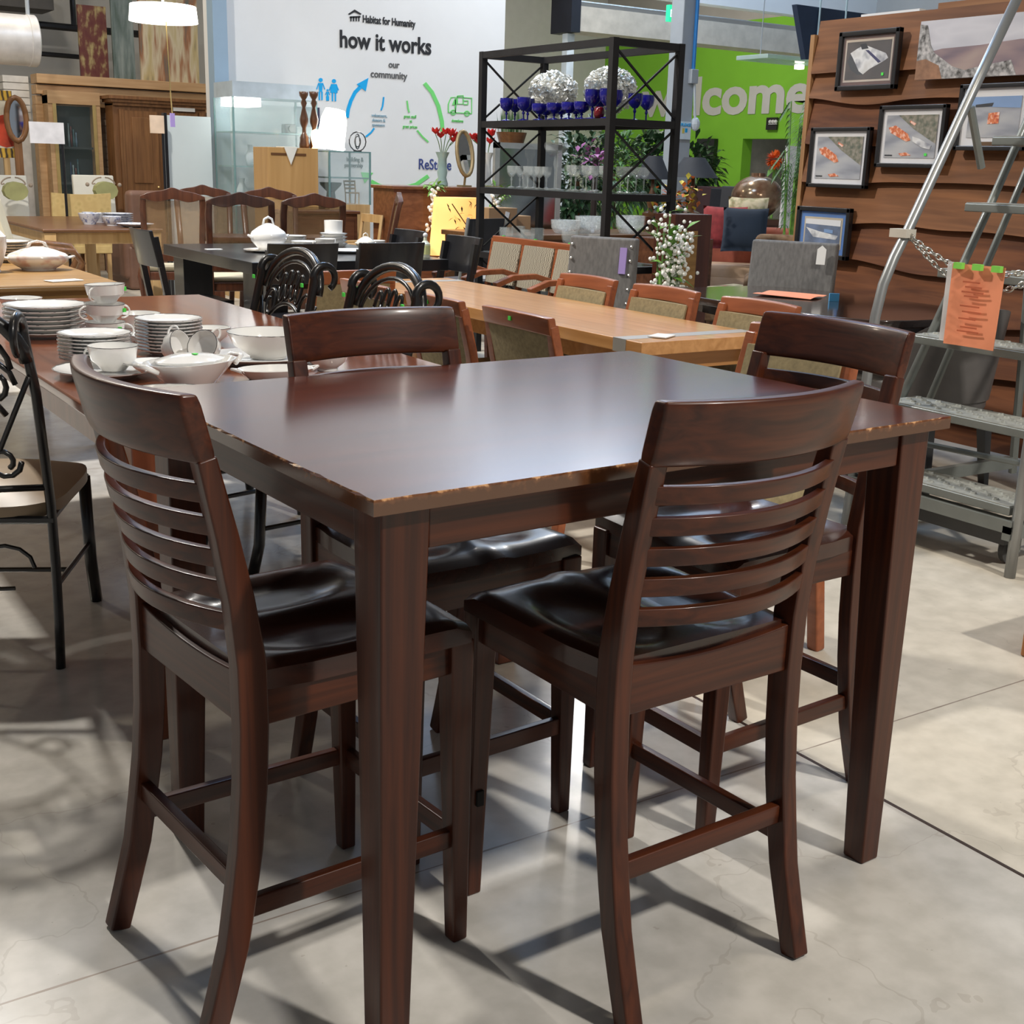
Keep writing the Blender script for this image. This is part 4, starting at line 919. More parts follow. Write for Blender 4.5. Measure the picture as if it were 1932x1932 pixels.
# ================================================================ left side of the shop
GOLDW = wood('golden_oak', (.20, .105, .030), (.33, .18, .055), .4, 'X', 3, .2)
PALEW = wood('pale_oak', (.50, .31, .13), (.62, .41, .19), .45, 'Z', 2.5, .1)
BRNW = wood('brown_wood', (.10, .042, .015), (.17, .075, .028), .35, 'X', 3, .2)
ARMW = wood('armoire_wood', (.16, .070, .026), (.26, .12, .045), .45, 'Z', 3, .15)
CARVE = wood('carved_walnut', (.055, .017, .008), (.11, .036, .016), .35, 'Z', 4, .3)
rect_table('oak_table', 'golden oak table with cream china, at the left edge above the red-brown table', (1.10, 6.62, 0), 1.12, 1.60, .76, .03, GOLDW, ap=.09, leg=(.05, .06), bev=.012)
CREAM2 = pattern('floral_china', [(.80, .76, .70), (.78, .73, .66), (.62, .42, .36)], 'noise', 22, .15)
t = thing('china_jar', 'tall cream china jar on the golden oak table, cut by the left edge', 'jar', (1.22, 6.55, .7605))
MB().lathe([(0, 0), (.05, 0), (.045, .015), (.06, .04), (.085, .12), (.085, .17), (.055, .205), (.05, .215), (0, .22)], 24).build('body', CREAM2, t, smooth=2)
MB().lathe([(0, .215), (.055, .215), (.05, .235), (.02, .255), (.022, .27), (0, .28)], 20).build('lid', CREAM2, t, smooth=2)
stack(7, .125, 1.42, 7.15, .7605, .0145, 'dinner_plate', 'cream plate in the stack behind the lidded bowl on the oak table', 'plate', m=CREAM, group='cream plates on the oak table')
tr_ = tureen((1.46, 6.60, .7605), 'squat cream lidded bowl with a floral pattern on the golden oak table', .10, CREAM2); tr_.scale = (1.35, 1.1, .72)
o = MB().box(-.08, .08, -.04, .04, 0, .003).build('price_card', PAPER); o.location = (1.43, 5.98, .7615); o.rotation_euler = (0, 0, .3); tag(o, 'white card at the near right corner of the golden oak table', 'card')
# cream camel-back armchair
CRF = mat('cream_upholstery', (.56, .50, .36), .85, var=.05)
t = thing('cream_armchair', 'cream camel-back armchair with dark nail trim, beside the brown table', 'chair', (2.12, 9.5, 0), -math.pi / 2 - .2)
top = lambda x: .92 + .07 * math.cos(x * 4.5) ** 2 + .02 * max(0, 1 - abs(x) * 6)
MB().slab(lambda s, q: ((s - .5) * .52, -.24 - .14 * q, .42 + (top((s - .5) * .52) - .42) * q), lambda s, q: ((s - .5) * .52, -.13 - .14 * q + .03 * math.sin(3.1 * s), .42 + (top((s - .5) * .52) - .42) * q), 14, 5).build('backrest', CRF, t, smooth=2)
for sx in (-.262, .262): MB().bar([(sx, -.20 - .14 * q, .44 + .5 * q) for q in (0, .5, 1)], .008, .03).build('nail_trim', mat('dark_nails', (.10, .06, .03), .4), t)
MB().box(-.28, .28, -.26, .28, .33, .48).build('seat', CRF, t, bevel=.03)
for s in (-1, 1):
    MB().tube([(s * .28, -.22, .66), (s * .30, .05, .68), (s * .30, .22, .66), (s * .29, .27, .58), (s * .29, .20, .45), (s * .29, .27, .25), (s * .29, .22, 0)], .024, 8).build('arm', BRNW, t, smooth=True)
    MB().bar([(s * .25, -.24, .4), (s * .25, -.32, 0)], .04, .04).build('rear_leg', BRNW, t)
# brown table with blue and white dishes
rect_table('brown_table', 'brown dining table laid with blue and white dishes, left background', (2.78, 11.25, 0), .95, 2.1, .76, .03, BRNW, PALEW, ap=.09, leg=(.07, .09), bev=.01)
BW = pattern('blue_white_china', [(.62, .64, .68), (.70, .72, .76), (.18, .22, .40)], 'noise', 35, .2)
for k, (x, y, r, h, lb) in enumerate(((2.85, 10.9, .09, .09, 'blue and white bowl on the brown table, leftmost'), (2.98, 10.7, .08, .075, 'blue and white bowl before the dish pile on the brown table'), (3.02, 11.2, .09, .08, 'blue and white bowl in the middle of the brown table'))):
    single('patterned_bowl', bowl_prof(r, h, .5), BW, (x, y, .7605), lb, 'bowl')
stack(5, .13, 3.10, 10.95, .7605, .0165, 'patterned_plate', 'blue and white plate piled on the brown table', 'plate', m=BW, h=.024, group='blue and white plates on the brown table')
cu = single('patterned_cup', cup_prof(.05, .07), BW, (3.02, 11.6, .7605), 'blue and white cup on the brown table, behind the bowls', 'cup'); handle(cu, .05, .07, 0, BW)
single('patterned_platter', plate_prof(.15, .03), BW, (3.10, 10.45, .7605), 'blue and white platter at the right end of the brown table', 'platter')
# woven yellow chair and pale table
WOV = pattern('woven_rush', [(.52, .36, .13), (.66, .48, .20), (.60, .42, .17)], 'voronoi', 14, .8)
rect_table('pale_table', 'pale wooden table behind the cream armchair', (1.95, 13.0, 0), .9, .7, .74, .03, PALEW, ap=.07)
t = thing('woven_chair', 'yellow woven chair back behind the blue and white dishes', 'chair', (3.25, 12.95, 0), math.pi)
MB().slab(lambda s, q: ((s - .5) * .56, .20 + .05 * q, .40 + .55 * q + .015 * (2 * s - 1) ** 2), lambda s, q: ((s - .5) * .56, .24 + .05 * q, .40 + .55 * q + .015 * (2 * s - 1) ** 2), 8, 6).build('backrest', WOV, t)
MB().box(-.28, .28, -.25, .25, .38, .46).build('seat', WOV, t, bevel=.01); legs4(t, -.25, .25, -.22, .22, .38, .035, .04, PALEW)
def parsons(label, loc, rz, w, h, m, lm, nails=None, group=None, name='parsons_chair', d=.46):
    t = thing(name, label, 'chair', loc, rz, group)
    MB().slab(lambda s, q: ((s - .5) * w, -d / 2 - .07 * q, .36 + (h - .36) * q), lambda s, q: ((s - .5) * w, -d / 2 + .075 - .08 * q, .36 + (h - .36) * q), 6, 6).build('backrest', m, t, bevel=.012)
    MB().box(-w / 2, w / 2, -d / 2 + .08, d / 2, .36, .49).build('seat', m, t, bevel=.02)
    legs4(t, -w / 2 + .04, w / 2 - .04, -d / 2 + .04, d / 2 - .04, .36, .03, .045, lm)
    if nails:
        for s in (-1, 1):
            for k in range(9):
                z = .40 + (h - .44) * k / 8; MB().ball((s * (w / 2 - .02), -d / 2 + .078 - .08 * (z - .36) / (h - .36), z), .008, 5).build('nail_head', nails, t)
    return t
IKAT = mat('ivory_cloth', (.72, .70, .62), .85, var=.03); OLV = mat('olive_medallion', (.36, .36, .16), .85); TAUP = mat('taupe_scroll', (.35, .28, .22), .85)
for k, (px, lb) in enumerate(((187, 'ivory chair with olive medallion, right of its twin, left background'), (18, 'ivory chair with olive medallion at the left edge of the view'))):
    p = at(px, 335, v=14.0)
    t = parsons(lb, (p.x, 14.0, 0), math.pi, .44, p.z + .02, IKAT, BRNW, group='ivory medallion chairs', name='medallion_chair')
    zc = p.z - .13
    yf = .155
    for (rx, rz_, m, dy) in ((.12, .095, OLV, .0), (.045, .035, IKAT, -.006), (.016, .014, INK, -.010)):
        MB().hexa([(rx * math.cos(a * .5236), yf + dy + .12, zc + rz_ * math.sin(a * .5236)) for a in range(12)], [(rx * math.cos(a * .5236), yf + dy - .004, zc + rz_ * math.sin(a * .5236)) for a in range(12)]).build('medallion', m, t)
    for s in (-1, 1):
        MB().tube([(s * (.02 + .1 * math.sin(q)), yf + .002, zc + .10 + .035 * math.cos(q * 1.6)) for q in [k2 * .3 for k2 in range(9)]], .008, 5).build('scroll_motif', TAUP, t); MB().ball((s * .17, yf + .004, zc + .06), .022, 6).build('motif', TAUP, t)
MAUV = mat('brown_leather', (.20, .105, .070), .5, var=.12)
p = at(288, 358, v=13.2)
t = thing('leather_armchair', 'brown leather armchair back, behind the carved chairs', 'armchair', (p.x, 13.2, 0), 0)
MB().box(-.40, .40, -.40, .40, 0, .45).build('base', MAUV, t, bevel=.04); MB().box(-.38, .38, -.42, -.24, .40, p.z).build('backrest', MAUV, t, bevel=.05)
for s in (-1, 1): MB().box(s * .44, s * .30, -.38, .38, .1, .64).build('arm', MAUV, t, bevel=.05)

# carved cane-backed dining chairs and their table ---------------------------
CANE = mat('cane_mesh', (.30, .19, .09), .7, var=.25, scale=60, alpha=.34)
def carved_chair(label):
    t = thing('carved_chair', label, 'chair', group='carved cane-backed chairs')
    yb = lambda z: -.22 - .12 * max(0, z - .45) / .6
    for s in (-1, 1):
        MB().bar([(s * .20, -.30, 0), (s * .20, -.24, .2), (s * .20, yb(.45), .45), (s * .205, yb(.7), .70), (s * .212, yb(.9), .90), (s * .208, yb(1.0), .985)], [.04, .04, .045, .042, .044, .042], .035).build('rear_post', CARVE, t, bevel=.006)
        MB().tube([(s * .21, .22, 0), (s * .20, .20, .06), (s * .21, .22, .22), (s * .22, .235, .36), (s * .21, .22, .42)], [.016, .018, .022, .034, .03], 8).build('leg', CARVE, t, smooth=True)
    zt = lambda x: .985 + .045 * max(0, 1 - (abs(x) / .235) ** 3) + .022 * math.exp(-(x / .05) ** 2)
    zl = lambda x: .960 + .010 * math.cos(x * 28)
    MB().slab(lambda s, q: ((s - .5) * .455, yb(1.0) - .020, zl((s - .5) * .455) * (1 - q) + zt((s - .5) * .455) * q), lambda s, q: ((s - .5) * .455, yb(1.0) + .016, zl((s - .5) * .455) * (1 - q) + zt((s - .5) * .455) * q), 28, 2).build('top_rail', CARVE, t, bevel=.004)
    MB().box(-.19, .19, yb(.55) - .015, yb(.55) + .015, .52, .575).build('lower_rail', CARVE, t, bevel=.004)
    MB().slab(lambda s, q: ((s - .5) * .39, yb(.56 + .40 * q) - .004, .56 + .40 * q), lambda s, q: ((s - .5) * .39, yb(.56 + .40 * q), .56 + .40 * q), 4, 4).build('cane_panel', CANE, t)
    MB().box(-.235, .235, -.22, .23, .38, .44).build('seat_frame', CARVE, t, bevel=.006); MB().box(-.21, .21, -.20, .21, .44, .475).build('seat_pad', CRF, t, bevel=.015)
    return t
kc = carved_chair('carved cane-backed chair, its back before the pale boxes, leftmost of the front three')
def put(o, px, py, z, rz, yoff):
    """stand a chair so that its crest (z, local y = yoff) is seen at a pixel"""
    p = at(px, py, z=z); o.location = (p.x + yoff * math.sin(rz), p.y - yoff * math.cos(rz), 0); o.rotation_euler = (0, 0, rz)
put(kc, 325, 360, 1.08, -.25, -.345); kc.scale = (1.05, 1.05, 1.05)
for px, py, rz, lb in ((382, 355, math.pi - .2, 'carved cane-backed chair at the far side, between the first two front ones'), (453, 366, -.2, 'carved cane-backed chair in the middle of the front three, left of the tureen'),
                       (507, 358, math.pi - .2, 'carved cane-backed chair at the far side, before the pale oak cabinet'), (592, 368, -.15, 'carved cane-backed chair above the white soup plates, rightmost of the front three'), (752, 366, 1.15, 'carved cane-backed chair turned sideways at the right end, by the chest of drawers')):
    c = dup(kc, (0, 0, 0), rz, lb); put(c, px, py, (1.075 if px < 400 else 1.08) if rz > 2 else 1.09, rz, -.345); c.scale = (1.05, 1.05, 1.05)
wt = rect_table('walnut_table', 'dark walnut dining table among the carved chairs', (3.90, 9.60, 0), 1.0, .46, .74, .04, CARVE, ap=.05, leg=None, rz=-.22)
for x in (-.4, .4): MB().box(x - .05, x + .05, -.06, .06, 0, .65).build('pedestal', CARVE, wt)

# slatwall, cabinets and signs against it ------------------------------------
VS = 15.5
SLAT = mat('tan_slatwall', (.36, .26, .19), .7, var=.05); CORN = wood('pine_cornice', (.45, .27, .13), (.56, .36, .19), .55, 'X', 3, 0)
a, b = at(60, 140, v=VS), at(394, 158, v=VS); zt = (a.z + b.z) / 2
t = thing('slatwall_partition', 'tan slatwall display wall with a stepped pine cornice, far left', 'partition', (0, VS, 0))
mb = MB(); z = .1
while z < zt - .3: mb.box(a.x + .1, b.x, 0, .05, z, z + .070); z += .078
mb.box(a.x + .1, b.x, .03, .07, 0, zt - .2).build('slat_panel', SLAT, t)
for k in range(3): MB().box(a.x, b.x + .02, -.10 - .06 * k, .08, zt - .34 + .115 * k, zt - .34 + .115 * (k + 1) - .012).build('cornice_board', CORN, t, bevel=.006)
p = at(80, 200, v=VS - .05); MB().box(p.x - .09, p.x + .06, -.12, .06, 0, zt - .34).build('pilaster', CORN, t)
mb = MB()
for k in range(6): mb.box(a.x - .30, a.x - .02, .1, .9, zt - .5 + .08 * k, zt - .43 + .08 * k)
mb.box(a.x - .28, a.x - .04, .12, .88, 0, zt - .05).build('end_panel', mat('white_slat_end', (.66, .63, .58), .6), t)
# paintings standing on the cornice
def canvas(c0, c1, v, m, label, shapes=()):
    a, b = at(*c0, v=v), at(*c1, v=v); hx, hz = (b.x - a.x) / 2, (a.z - zt) / 2
    t = thing('painting', label, 'painting', ((a.x + b.x) / 2, v, zt + hz), 0, 'paintings on top of the slatwall')
    MB().box(-hx, hx, 0, .04, -hz, hz).build('canvas', m, t)
    for k, (pts, mm) in enumerate(shapes): MB().hexa([(p[0] * hx, -.003 - .0008 * k, p[1] * hz) for p in pts], [(p[0] * hx, .001, p[1] * hz) for p in pts]).build('painted_area', mm, t)
canvas((145, 8), (206, 140), VS, pattern('dark_red_painting', [(.10, .015, .015), (.13, .035, .02), (.42, .34, .14)], 'noise', 9, .5, (1.6, 1, .8), 4), 'dark red painting with yellow flecks, leftmost on the slatwall cornice')
canvas((207, -20), (256, 142), VS - .02, pattern('grey_green_painting', [(.06, .09, .07), (.15, .19, .18), (.26, .30, .28)], 'noise', 5, .5, (3, 1, .5), 4), 'tall grey-green painting in the middle on the slatwall cornice')
canvas((258, -40), (376, 146), VS - .04, pattern('striped_painting', [(.12, .12, .11), (.50, .40, .20), (.62, .54, .38), (.34, .15, .07), (.10, .13, .12)], 'noise', 3.2, .5, (2.2, 1, .35), 3), 'wide abstract painting with cream and rust stripes, rightmost on the cornice')
# oak vitrine with glassware
VV = 15.2
a, b = at(86, 170, v=VV), at(195, 348, v=VV); hw = (b.x - a.x) / 2; H_ = a.z
vit = thing('display_cabinet', 'pine display cabinet with a gilt-edged glass front and dark shelves, far left', 'cabinet', ((a.x + b.x) / 2, VV, 0))
DK = mat('dark_interior', (.02, .025, .025), .6); GILT = mat('gilt', (.55, .40, .16), .35, metal=.5)
MB().box(-hw, hw, .22, .26, .05, H_).build('back', DK, vit)
for s in (-1, 1):
    MB().box(s * hw, s * (hw - .05), -.05, .24, 0, H_ - .05).build('stile', CORN, vit); MB().box(s * (hw - .05), s * (hw - .09), -.06, -.03, .2, H_ - .14).build('gilt_strip', GILT, vit)
MB().box(-hw, hw, -.06, .24, H_ - .14, H_).build('top_rail', CORN, vit); MB().box(-hw, hw, -.05, .24, 0, .2).build('plinth', CORN, vit)
zs = [.2 + (H_ - .42) * k / 4 for k in range(1, 4)]
for z in zs: MB().box(-hw + .09, hw - .09, .0, .22, z - .012, z + .012).build('shelf', DK, vit)
MB().box(-hw + .09, hw - .09, -.05, -.045, .2, H_ - .14).build('glass', mat('cabinet_glass', (.3, .4, .4), .03, alpha=.05), vit)
cols = [(.06, .12, .14), (.10, .16, .22), (.03, .05, .10), (.22, .30, .32), (.14, .05, .05)]
for zi, z in enumerate([.2] + zs):
    for k in range(4):
        x = -hw + .25 + k * (2 * hw - .50) / 3; rs_ = min(1, (2 * hw - .50) / 3 / .105); h = .16 + .10 * ((k * 3 + zi) % 4) / 3
        o = MB().lathe([(0, 0), (.04 * rs_, 0), (.05 * rs_, h * .4), (.025 * rs_, h * .75), (.035 * rs_, h), (.03 * rs_, h), (0, h * .5)], 10).build('glass_vase', mat('dark_glass%d' % ((k + zi) % 5), cols[(k + zi) % 5], .12, coat=.5), smooth=True)
        o.location = ((a.x + b.x) / 2 + x, VV + .11, z + .013 if zi else z + .001); tag(o, 'dark glass vase on the shelves of the pine display cabinet', 'vase', 'vases in the pine display cabinet')
# armoire
VA_ = 14.9
a, b = at(212, 182, v=VA_), at(392, 300, v=VA_); hw = (b.x - a.x) / 2; H_ = (a.z + at(392, 196, v=VA_).z) / 2
t = thing('armoire', 'brown wooden armoire with panelled doors and a moulded cornice, left background', 'wardrobe', ((a.x + b.x) / 2, VA_, 0))
MB().box(-hw, hw, .02, .32, .1, H_ - .06).build('body', ARMW, t); MB().box(-hw - .02, hw + .02, 0, .33, 0, .1).build('plinth', ARMW, t)
for k in range(3): MB().box(-hw - .03 * k, hw + .03 * k, -.02 - .03 * k, .33, H_ - .08 + .035 * k, H_ - .045 + .035 * k).build('cornice', ARMW, t)
for s in (-1, 1):
    x0, x1 = (s * hw * .78, s * .04) if s < 0 else (.02, hw * .80)
    x0, x1 = min(x0, x1), max(x0, x1)
    d = MB().box(x0, x1, -.005, .02, .14, H_ - .13).build('door', ARMW, t)
    for z0, z1 in ((.2, H_ * .48), (H_ * .52, H_ - .2)):
        MB().box(x0 + .08, x1 - .08, -.02, 0, z0, z1).build('raised_panel', ARMW, d, bevel=.012)
    MB().ball((x1 - .03 if s < 0 else x0 + .03, -.02, H_ * .5), .015, 6).build('knob', GILT, d)
    for q in (0, .05): MB().box(s * hw * (.84 + q), s * hw * (.84 + q) + .03, -.012, .02, .14, H_ - .12).build('fluting', ARMW, t)
q = at(347, 207, v=VA_ - .02); o = MB().box(q.x - .13, q.x + .13, VA_ - .027, VA_ - .022, q.z - .02, q.z + .02).build('card', PAPER); tag(o, 'white card stuck on the armoire door', 'card')
def stand_sign(c0, c1, v, m, label, name='sign', pole=True, frame=None):
    a, b = at(*c0, v=v), at(*c1, v=v); x = (a.x + b.x) / 2
    t = thing(name, label, 'sign', (x, v, 0)); hw = (b.x - a.x) / 2
    MB().box(-hw, hw, -.01, .01, b.z, a.z).build('board', m, t)
    if pole: MB().tube([(hw * .9, .02, 0), (hw * .9, .02, a.z)], .014, 6).box(-hw * .2, hw * 1.6, -.12, .16, 0, .02).build('stand', frame or BLK, t)
    return t
stand_sign((54, 229), (122, 272), 12.5, mat('white_sheet', (.70, .69, .70), .6), 'blank white sign board standing before the pine display cabinet', 'sign_board')
stand_sign((282, 217), (310, 252), 11.95, mat('peach_sheet', (.72, .55, .40), .6), 'peach paper sign on a black stand before the armoire', 'paper_sign')
a, b = at(314, 217, v=12.15), at(402, 355, v=12.15)
t = thing('display_board', 'plain pale panel standing upright beside the blue column', 'panel', ((a.x + b.x) / 2, 12.15, 0)); hw = (b.x - a.x) / 2
MB().box(-hw, hw, 0, .05, .02, a.z).build('panel', mat('pale_panel', (.56, .62, .62), .35, var=.01), t); MB().box(-hw - .03, -hw, -.01, .06, 0, a.z + .02).build('black_edge', BLK, t)
# far-left bits
a, b = at(-14, 182, v=14.6), at(30, 286, v=14.6)
t = thing('fruit_painting', 'painting of a red fruit on cream, at the left edge of the view', 'painting', ((a.x + b.x) / 2, 14.6, (a.z + b.z) / 2)); hx, hz = (b.x - a.x) / 2, (a.z - b.z) / 2
MB().box(-hx, hx, 0, .04, -hz, hz).build('canvas', mat('cream_canvas', (.70, .66, .55), .7), t)
MB().hexa([(.1 * hx + .17 * math.cos(k * .52), -.004, -.25 * hz + .17 * math.sin(k * .52)) for k in range(12)], [(.1 * hx + .17 * math.cos(k * .52), .002, -.25 * hz + .17 * math.sin(k * .52)) for k in range(12)]).build('painted_fruit', mat('painted_red', (.45, .05, .02), .7, var=.4, scale=6), t)
for zz in (1.06, -1.06): MB().box(-hx, hx, -.005, .045, zz * hz - .05, zz * hz + .05).build('striped_border', pattern('stripe_border', [(.03, .02, .02), (.65, .40, .05)], 'wave', 6, .7), t)
MB().box(-hx * .3, hx * .3, .0, .06, -(a.z + b.z) / 2 , -hz).build('stand', PALEW, t)
a = at(31, 225, v=14.42)
t = thing('oval_mirror', 'oval wood-framed mirror on a stand at the far left', 'mirror', (a.x, 14.42, a.z))
MB().tube([(.10 * math.cos(k * .3927), 0, .22 * math.sin(k * .3927)) for k in range(16)], .03, 8, closed=True).build('frame', ARMW, t, smooth=True)
MB().hexa([(.09 * math.cos(k * .3927), .01, .20 * math.sin(k * .3927)) for k in range(16)], [(.09 * math.cos(k * .3927), .0, .20 * math.sin(k * .3927)) for k in range(16)]).build('glass', mat('mirror_glass', (.8, .8, .8), .03, metal=1, var=.01), t)
MB().box(-.04, .04, .0, .04, -a.z, -.22).box(-.15, .15, -.1, .14, -a.z, -a.z + .03).build('stand', ARMW, t)
p = at(68, 78, v=13.6)
t = thing('air_duct', 'round white spiral air duct with a closed end, top left', 'duct', (p.x, 13.6, p.z))
MB().at((0, 0, 0), ry=-math.pi / 2).lathe([(0, 0), (.235, 0), (.245, .01), (.245, .08), (.24, .085), (.24, 3.4), (0, 3.4)], 32).build('pipe', mat('galvanised_white', (.70, .68, .66), .4, metal=.3), t, smooth=2)
MB().tube([(-.06, 0, .24), (-.06, 0, 6 - p.z)], .02, 6).build('hanger_rod', GP_, t)
p = at(140, 52, v=16.6)
t = thing('sprinkler_pipe', 'black overhead pipe with drops behind the dark red painting', 'pipe', (p.x, 16.6, p.z))
MB().tube([(-2.5, 0, .02), (1.2, 0, -.02)], .045, 8).tube([(0, 0, 0), (-.02, 0, 6 - p.z)], .035, 8).tube([(-1.6, 0, -.32), (.1, 0, -.34)], .03, 8).tube([(-1.6, 0, .0), (-1.6, 0, -.34)], .03, 8).build('pipe', BLK, t)
MB().box(-1.2, -.3, -.3, .3, .15, .55).build('unit_heater', mat('dark_heater', (.06, .055, .05), .6), t)
# pendant lamp
p = at(308, 25, z=2.2)
t = thing('pendant_lamp', 'lit white drum pendant lamp with a pull chain, top left', 'lamp', (p.x, p.y, 2.2))
LIT = mat('lit_shade', (.9, .88, .82), .6, var=.01, emit=(1, .95, .86), es=3.2)
MB().lathe([(.203, .045), (.213, -.052), (.209, -.052), (.199, .045)], 32).lathe([(0, -.049), (.209, -.052), (.209, -.050), (0, -.046)], 32).build('lamp_shade', LIT, t, smooth=2)
MB().tube([(0, 0, .05), (0, 0, 3.8)], .008, 6).build('cord', mat('pale_cord', (.6, .55, .45), .6), t)
MB().tube([(.015, 0, -.045), (.02, 0, -.25), (.025, 0, -.48), (.03, 0, -.60)], .004, 6).build('pull_chain', GILT, t)
MB().box(.015, .045, -.004, .004, -.685, -.60).build('price_tag', PURP, t)
struct(MB().box(4.50, 4.645, 12.30, 12.46, 0, 6).build('trim_3', mat('blue_grey_column', (.26, .36, .46), .5, var=.02)))
# ================================================================ middle background before the white wall
GLASSC = mat('showcase_glass', (.62, .78, .78), .04, alpha=.16, var=.01); EDGE = mat('glass_edge', (.18, .32, .32), .2, alpha=.8)
def showcase(label, c0, c1, v, d, base_z, base_m, hood, shelves):
    a, b = at(*c0, v=v), at(*c1, v=v); w = b.x - a.x; hw = w / 2; H_ = a.z
    t = thing('glass_showcase', label, 'showcase', (a.x + hw, v, 0))
    MB().box(-hw, hw, 0, d, 0, base_z).build('base', base_m, t)
    for q in ((-hw, hw, 0, .008), (-hw, hw, d - .008, d), (-hw, -hw + .008, .01, d - .01), (hw - .008, hw, .01, d - .01)): MB().box(*q, base_z, H_ - hood).build('glass_pane', GLASSC, t)
    for x in (-hw, hw):
        for y in (0, d): MB().box(x - .008, x + .008, y - .008, y + .008, base_z, H_ - hood).build('edge_strip', EDGE, t)
    MB().box(-hw, hw, 0, d, H_ - max(hood, .012), H_).build('top', mat('showcase_hood', (.40, .47, .52), .3) if hood else EDGE, t)
    for k in range(shelves):
        z = base_z + (H_ - hood - base_z) * (k + 1) / (shelves + 1); MB().box(-hw + .01, hw - .01, .01, d - .01, z - .006, z + .006).build('shelf', EDGE, t)
    return t, hw, H_
VC = 11.55
OB = wood('veneer_oak', (.42, .235, .08), (.52, .31, .12), .5, 'Z', 1.6, .05)
g1, hw1, H1 = showcase('tall glass showcase with a grey hood by the blue column', (438, 152), (596, 152), 11.75, .5, .30, PALEW, .14, 4)
a, b = at(505, 277, v=11.2), at(600, 277, v=11.2); hw = (b.x - a.x) / 2
t = thing('oak_cabinet', 'plain pale oak veneer cabinet before the glass showcase', 'cabinet', (a.x + hw, 11.2, 0)); HC = a.z
MB().box(-hw, hw, 0, .36, .06, HC).build('carcass', OB, t, bevel=.004); MB().box(-hw + .04, hw - .04, .02, .34, 0, .06).build('plinth', BRNW, t)
MB().box(-hw + .03, -hw + .38, -.006, .002, HC - .07, HC - .05).build('finger_pull', BRNW, t)
ocx = a.x + hw
o = MB().slab(lambda s, q: (ocx - .03 + .16 * (s - .5) * (1 - q), 11.19 - .005 + (.16 if q == 0 else 0), HC + .004 - .19 * max(0, q - .15)), lambda s, q: (ocx - .03 + .16 * (s - .5) * (1 - q), 11.182 + (.16 if q == 0 else 0), HC + .010 - .19 * max(0, q - .15)), 4, 6).build('doily', IKAT); tag(o, 'white pointed cloth hanging over the top edge of the oak cabinet', 'cloth')
TURN = wood('turned_wood', (.06, .025, .010), (.12, .05, .022), .35, 'Z', 4, .3)
for k, (px, lb) in enumerate(((576, 'tall turned wooden candlestick on the oak cabinet, left of its twin'), (595, 'tall turned wooden candlestick on the oak cabinet, next to the lamp'))):
    p = at(px, 173, v=11.32); h = p.z - HC
    o = MB().lathe([(0, 0), (.046, 0), (.048, .03), (.04, .07), (.042, .10), (.02, .14), (.018, h * .35), (.038, h * .45), (.042, h * .52), (.016, h * .72), (.03, h * .80), (.018, h * .86), (.04, h * .93), (.044, h), (0, h)], 14).build('candlestick', TURN, smooth=True); o.location = (p.x, 11.36, HC + .001); tag(o, lb, 'candlestick', 'turned candlesticks on the oak cabinet')
# lit lamps, and the glare on the tall showcase glass
HOT = mat('lampshade_and_glare', (.95, .93, .9), .6, var=.01, emit=(1, .97, .92), es=5)
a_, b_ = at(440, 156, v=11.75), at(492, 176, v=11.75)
MB().box(-hw1 + .03, -hw1 + .03 + (b_.x - a_.x), .05, .40, H1 - .14 - (a_.z - b_.z), H1 - .145).build('glare_box', HOT, g1)  # glowing box imitates glare on the showcase glass; no lamp sits there
p = at(640, 245, v=11.25); q = at(613, 274, v=11.3)
t = thing('gooseneck_lamp', 'bright white desk lamp with a big tilted shade, right of the candlesticks', 'lamp', (q.x, 11.4, HC))
dx, dz = p.x - q.x, p.z - HC
MB().lathe([(0, 0), (.05, 0), (.05, .02), (0, .025)], 16).tube([(0, 0, .02), (.05, 0, dz * .6), (.10, 0, dz * 1.5), (dx * .6, 0, dz * 1.75)], .008, 6).build('neck', mat('white_enamel', (.75, .75, .75), .3), t)
MB().at((dx, 0, dz), ry=.18).lathe([(.095, .19), (.125, .10), (.14, -.17), (.135, -.17), (.12, .10), (.09, .19)], 20).lathe([(0, -.13), (.15, -.15), (.15, -.16), (0, -.145)], 20).build('lamp_shade', HOT, t, smooth=2)
o = MB().lathe([(0, 0), (.04, 0), (.03, .02), (.05, .10), (.04, .16), (0, .18)], 14).build('glow_lamp', mat('amber_glow', (1, .7, .4), .5, emit=(1, .62, .30), es=4), smooth=True); z_ = at(590, 262, v=11.3); o.location = (z_.x + .02, 11.27, HC + .001); tag(o, 'small glowing amber lamp at the foot of the candlesticks', 'lamp')
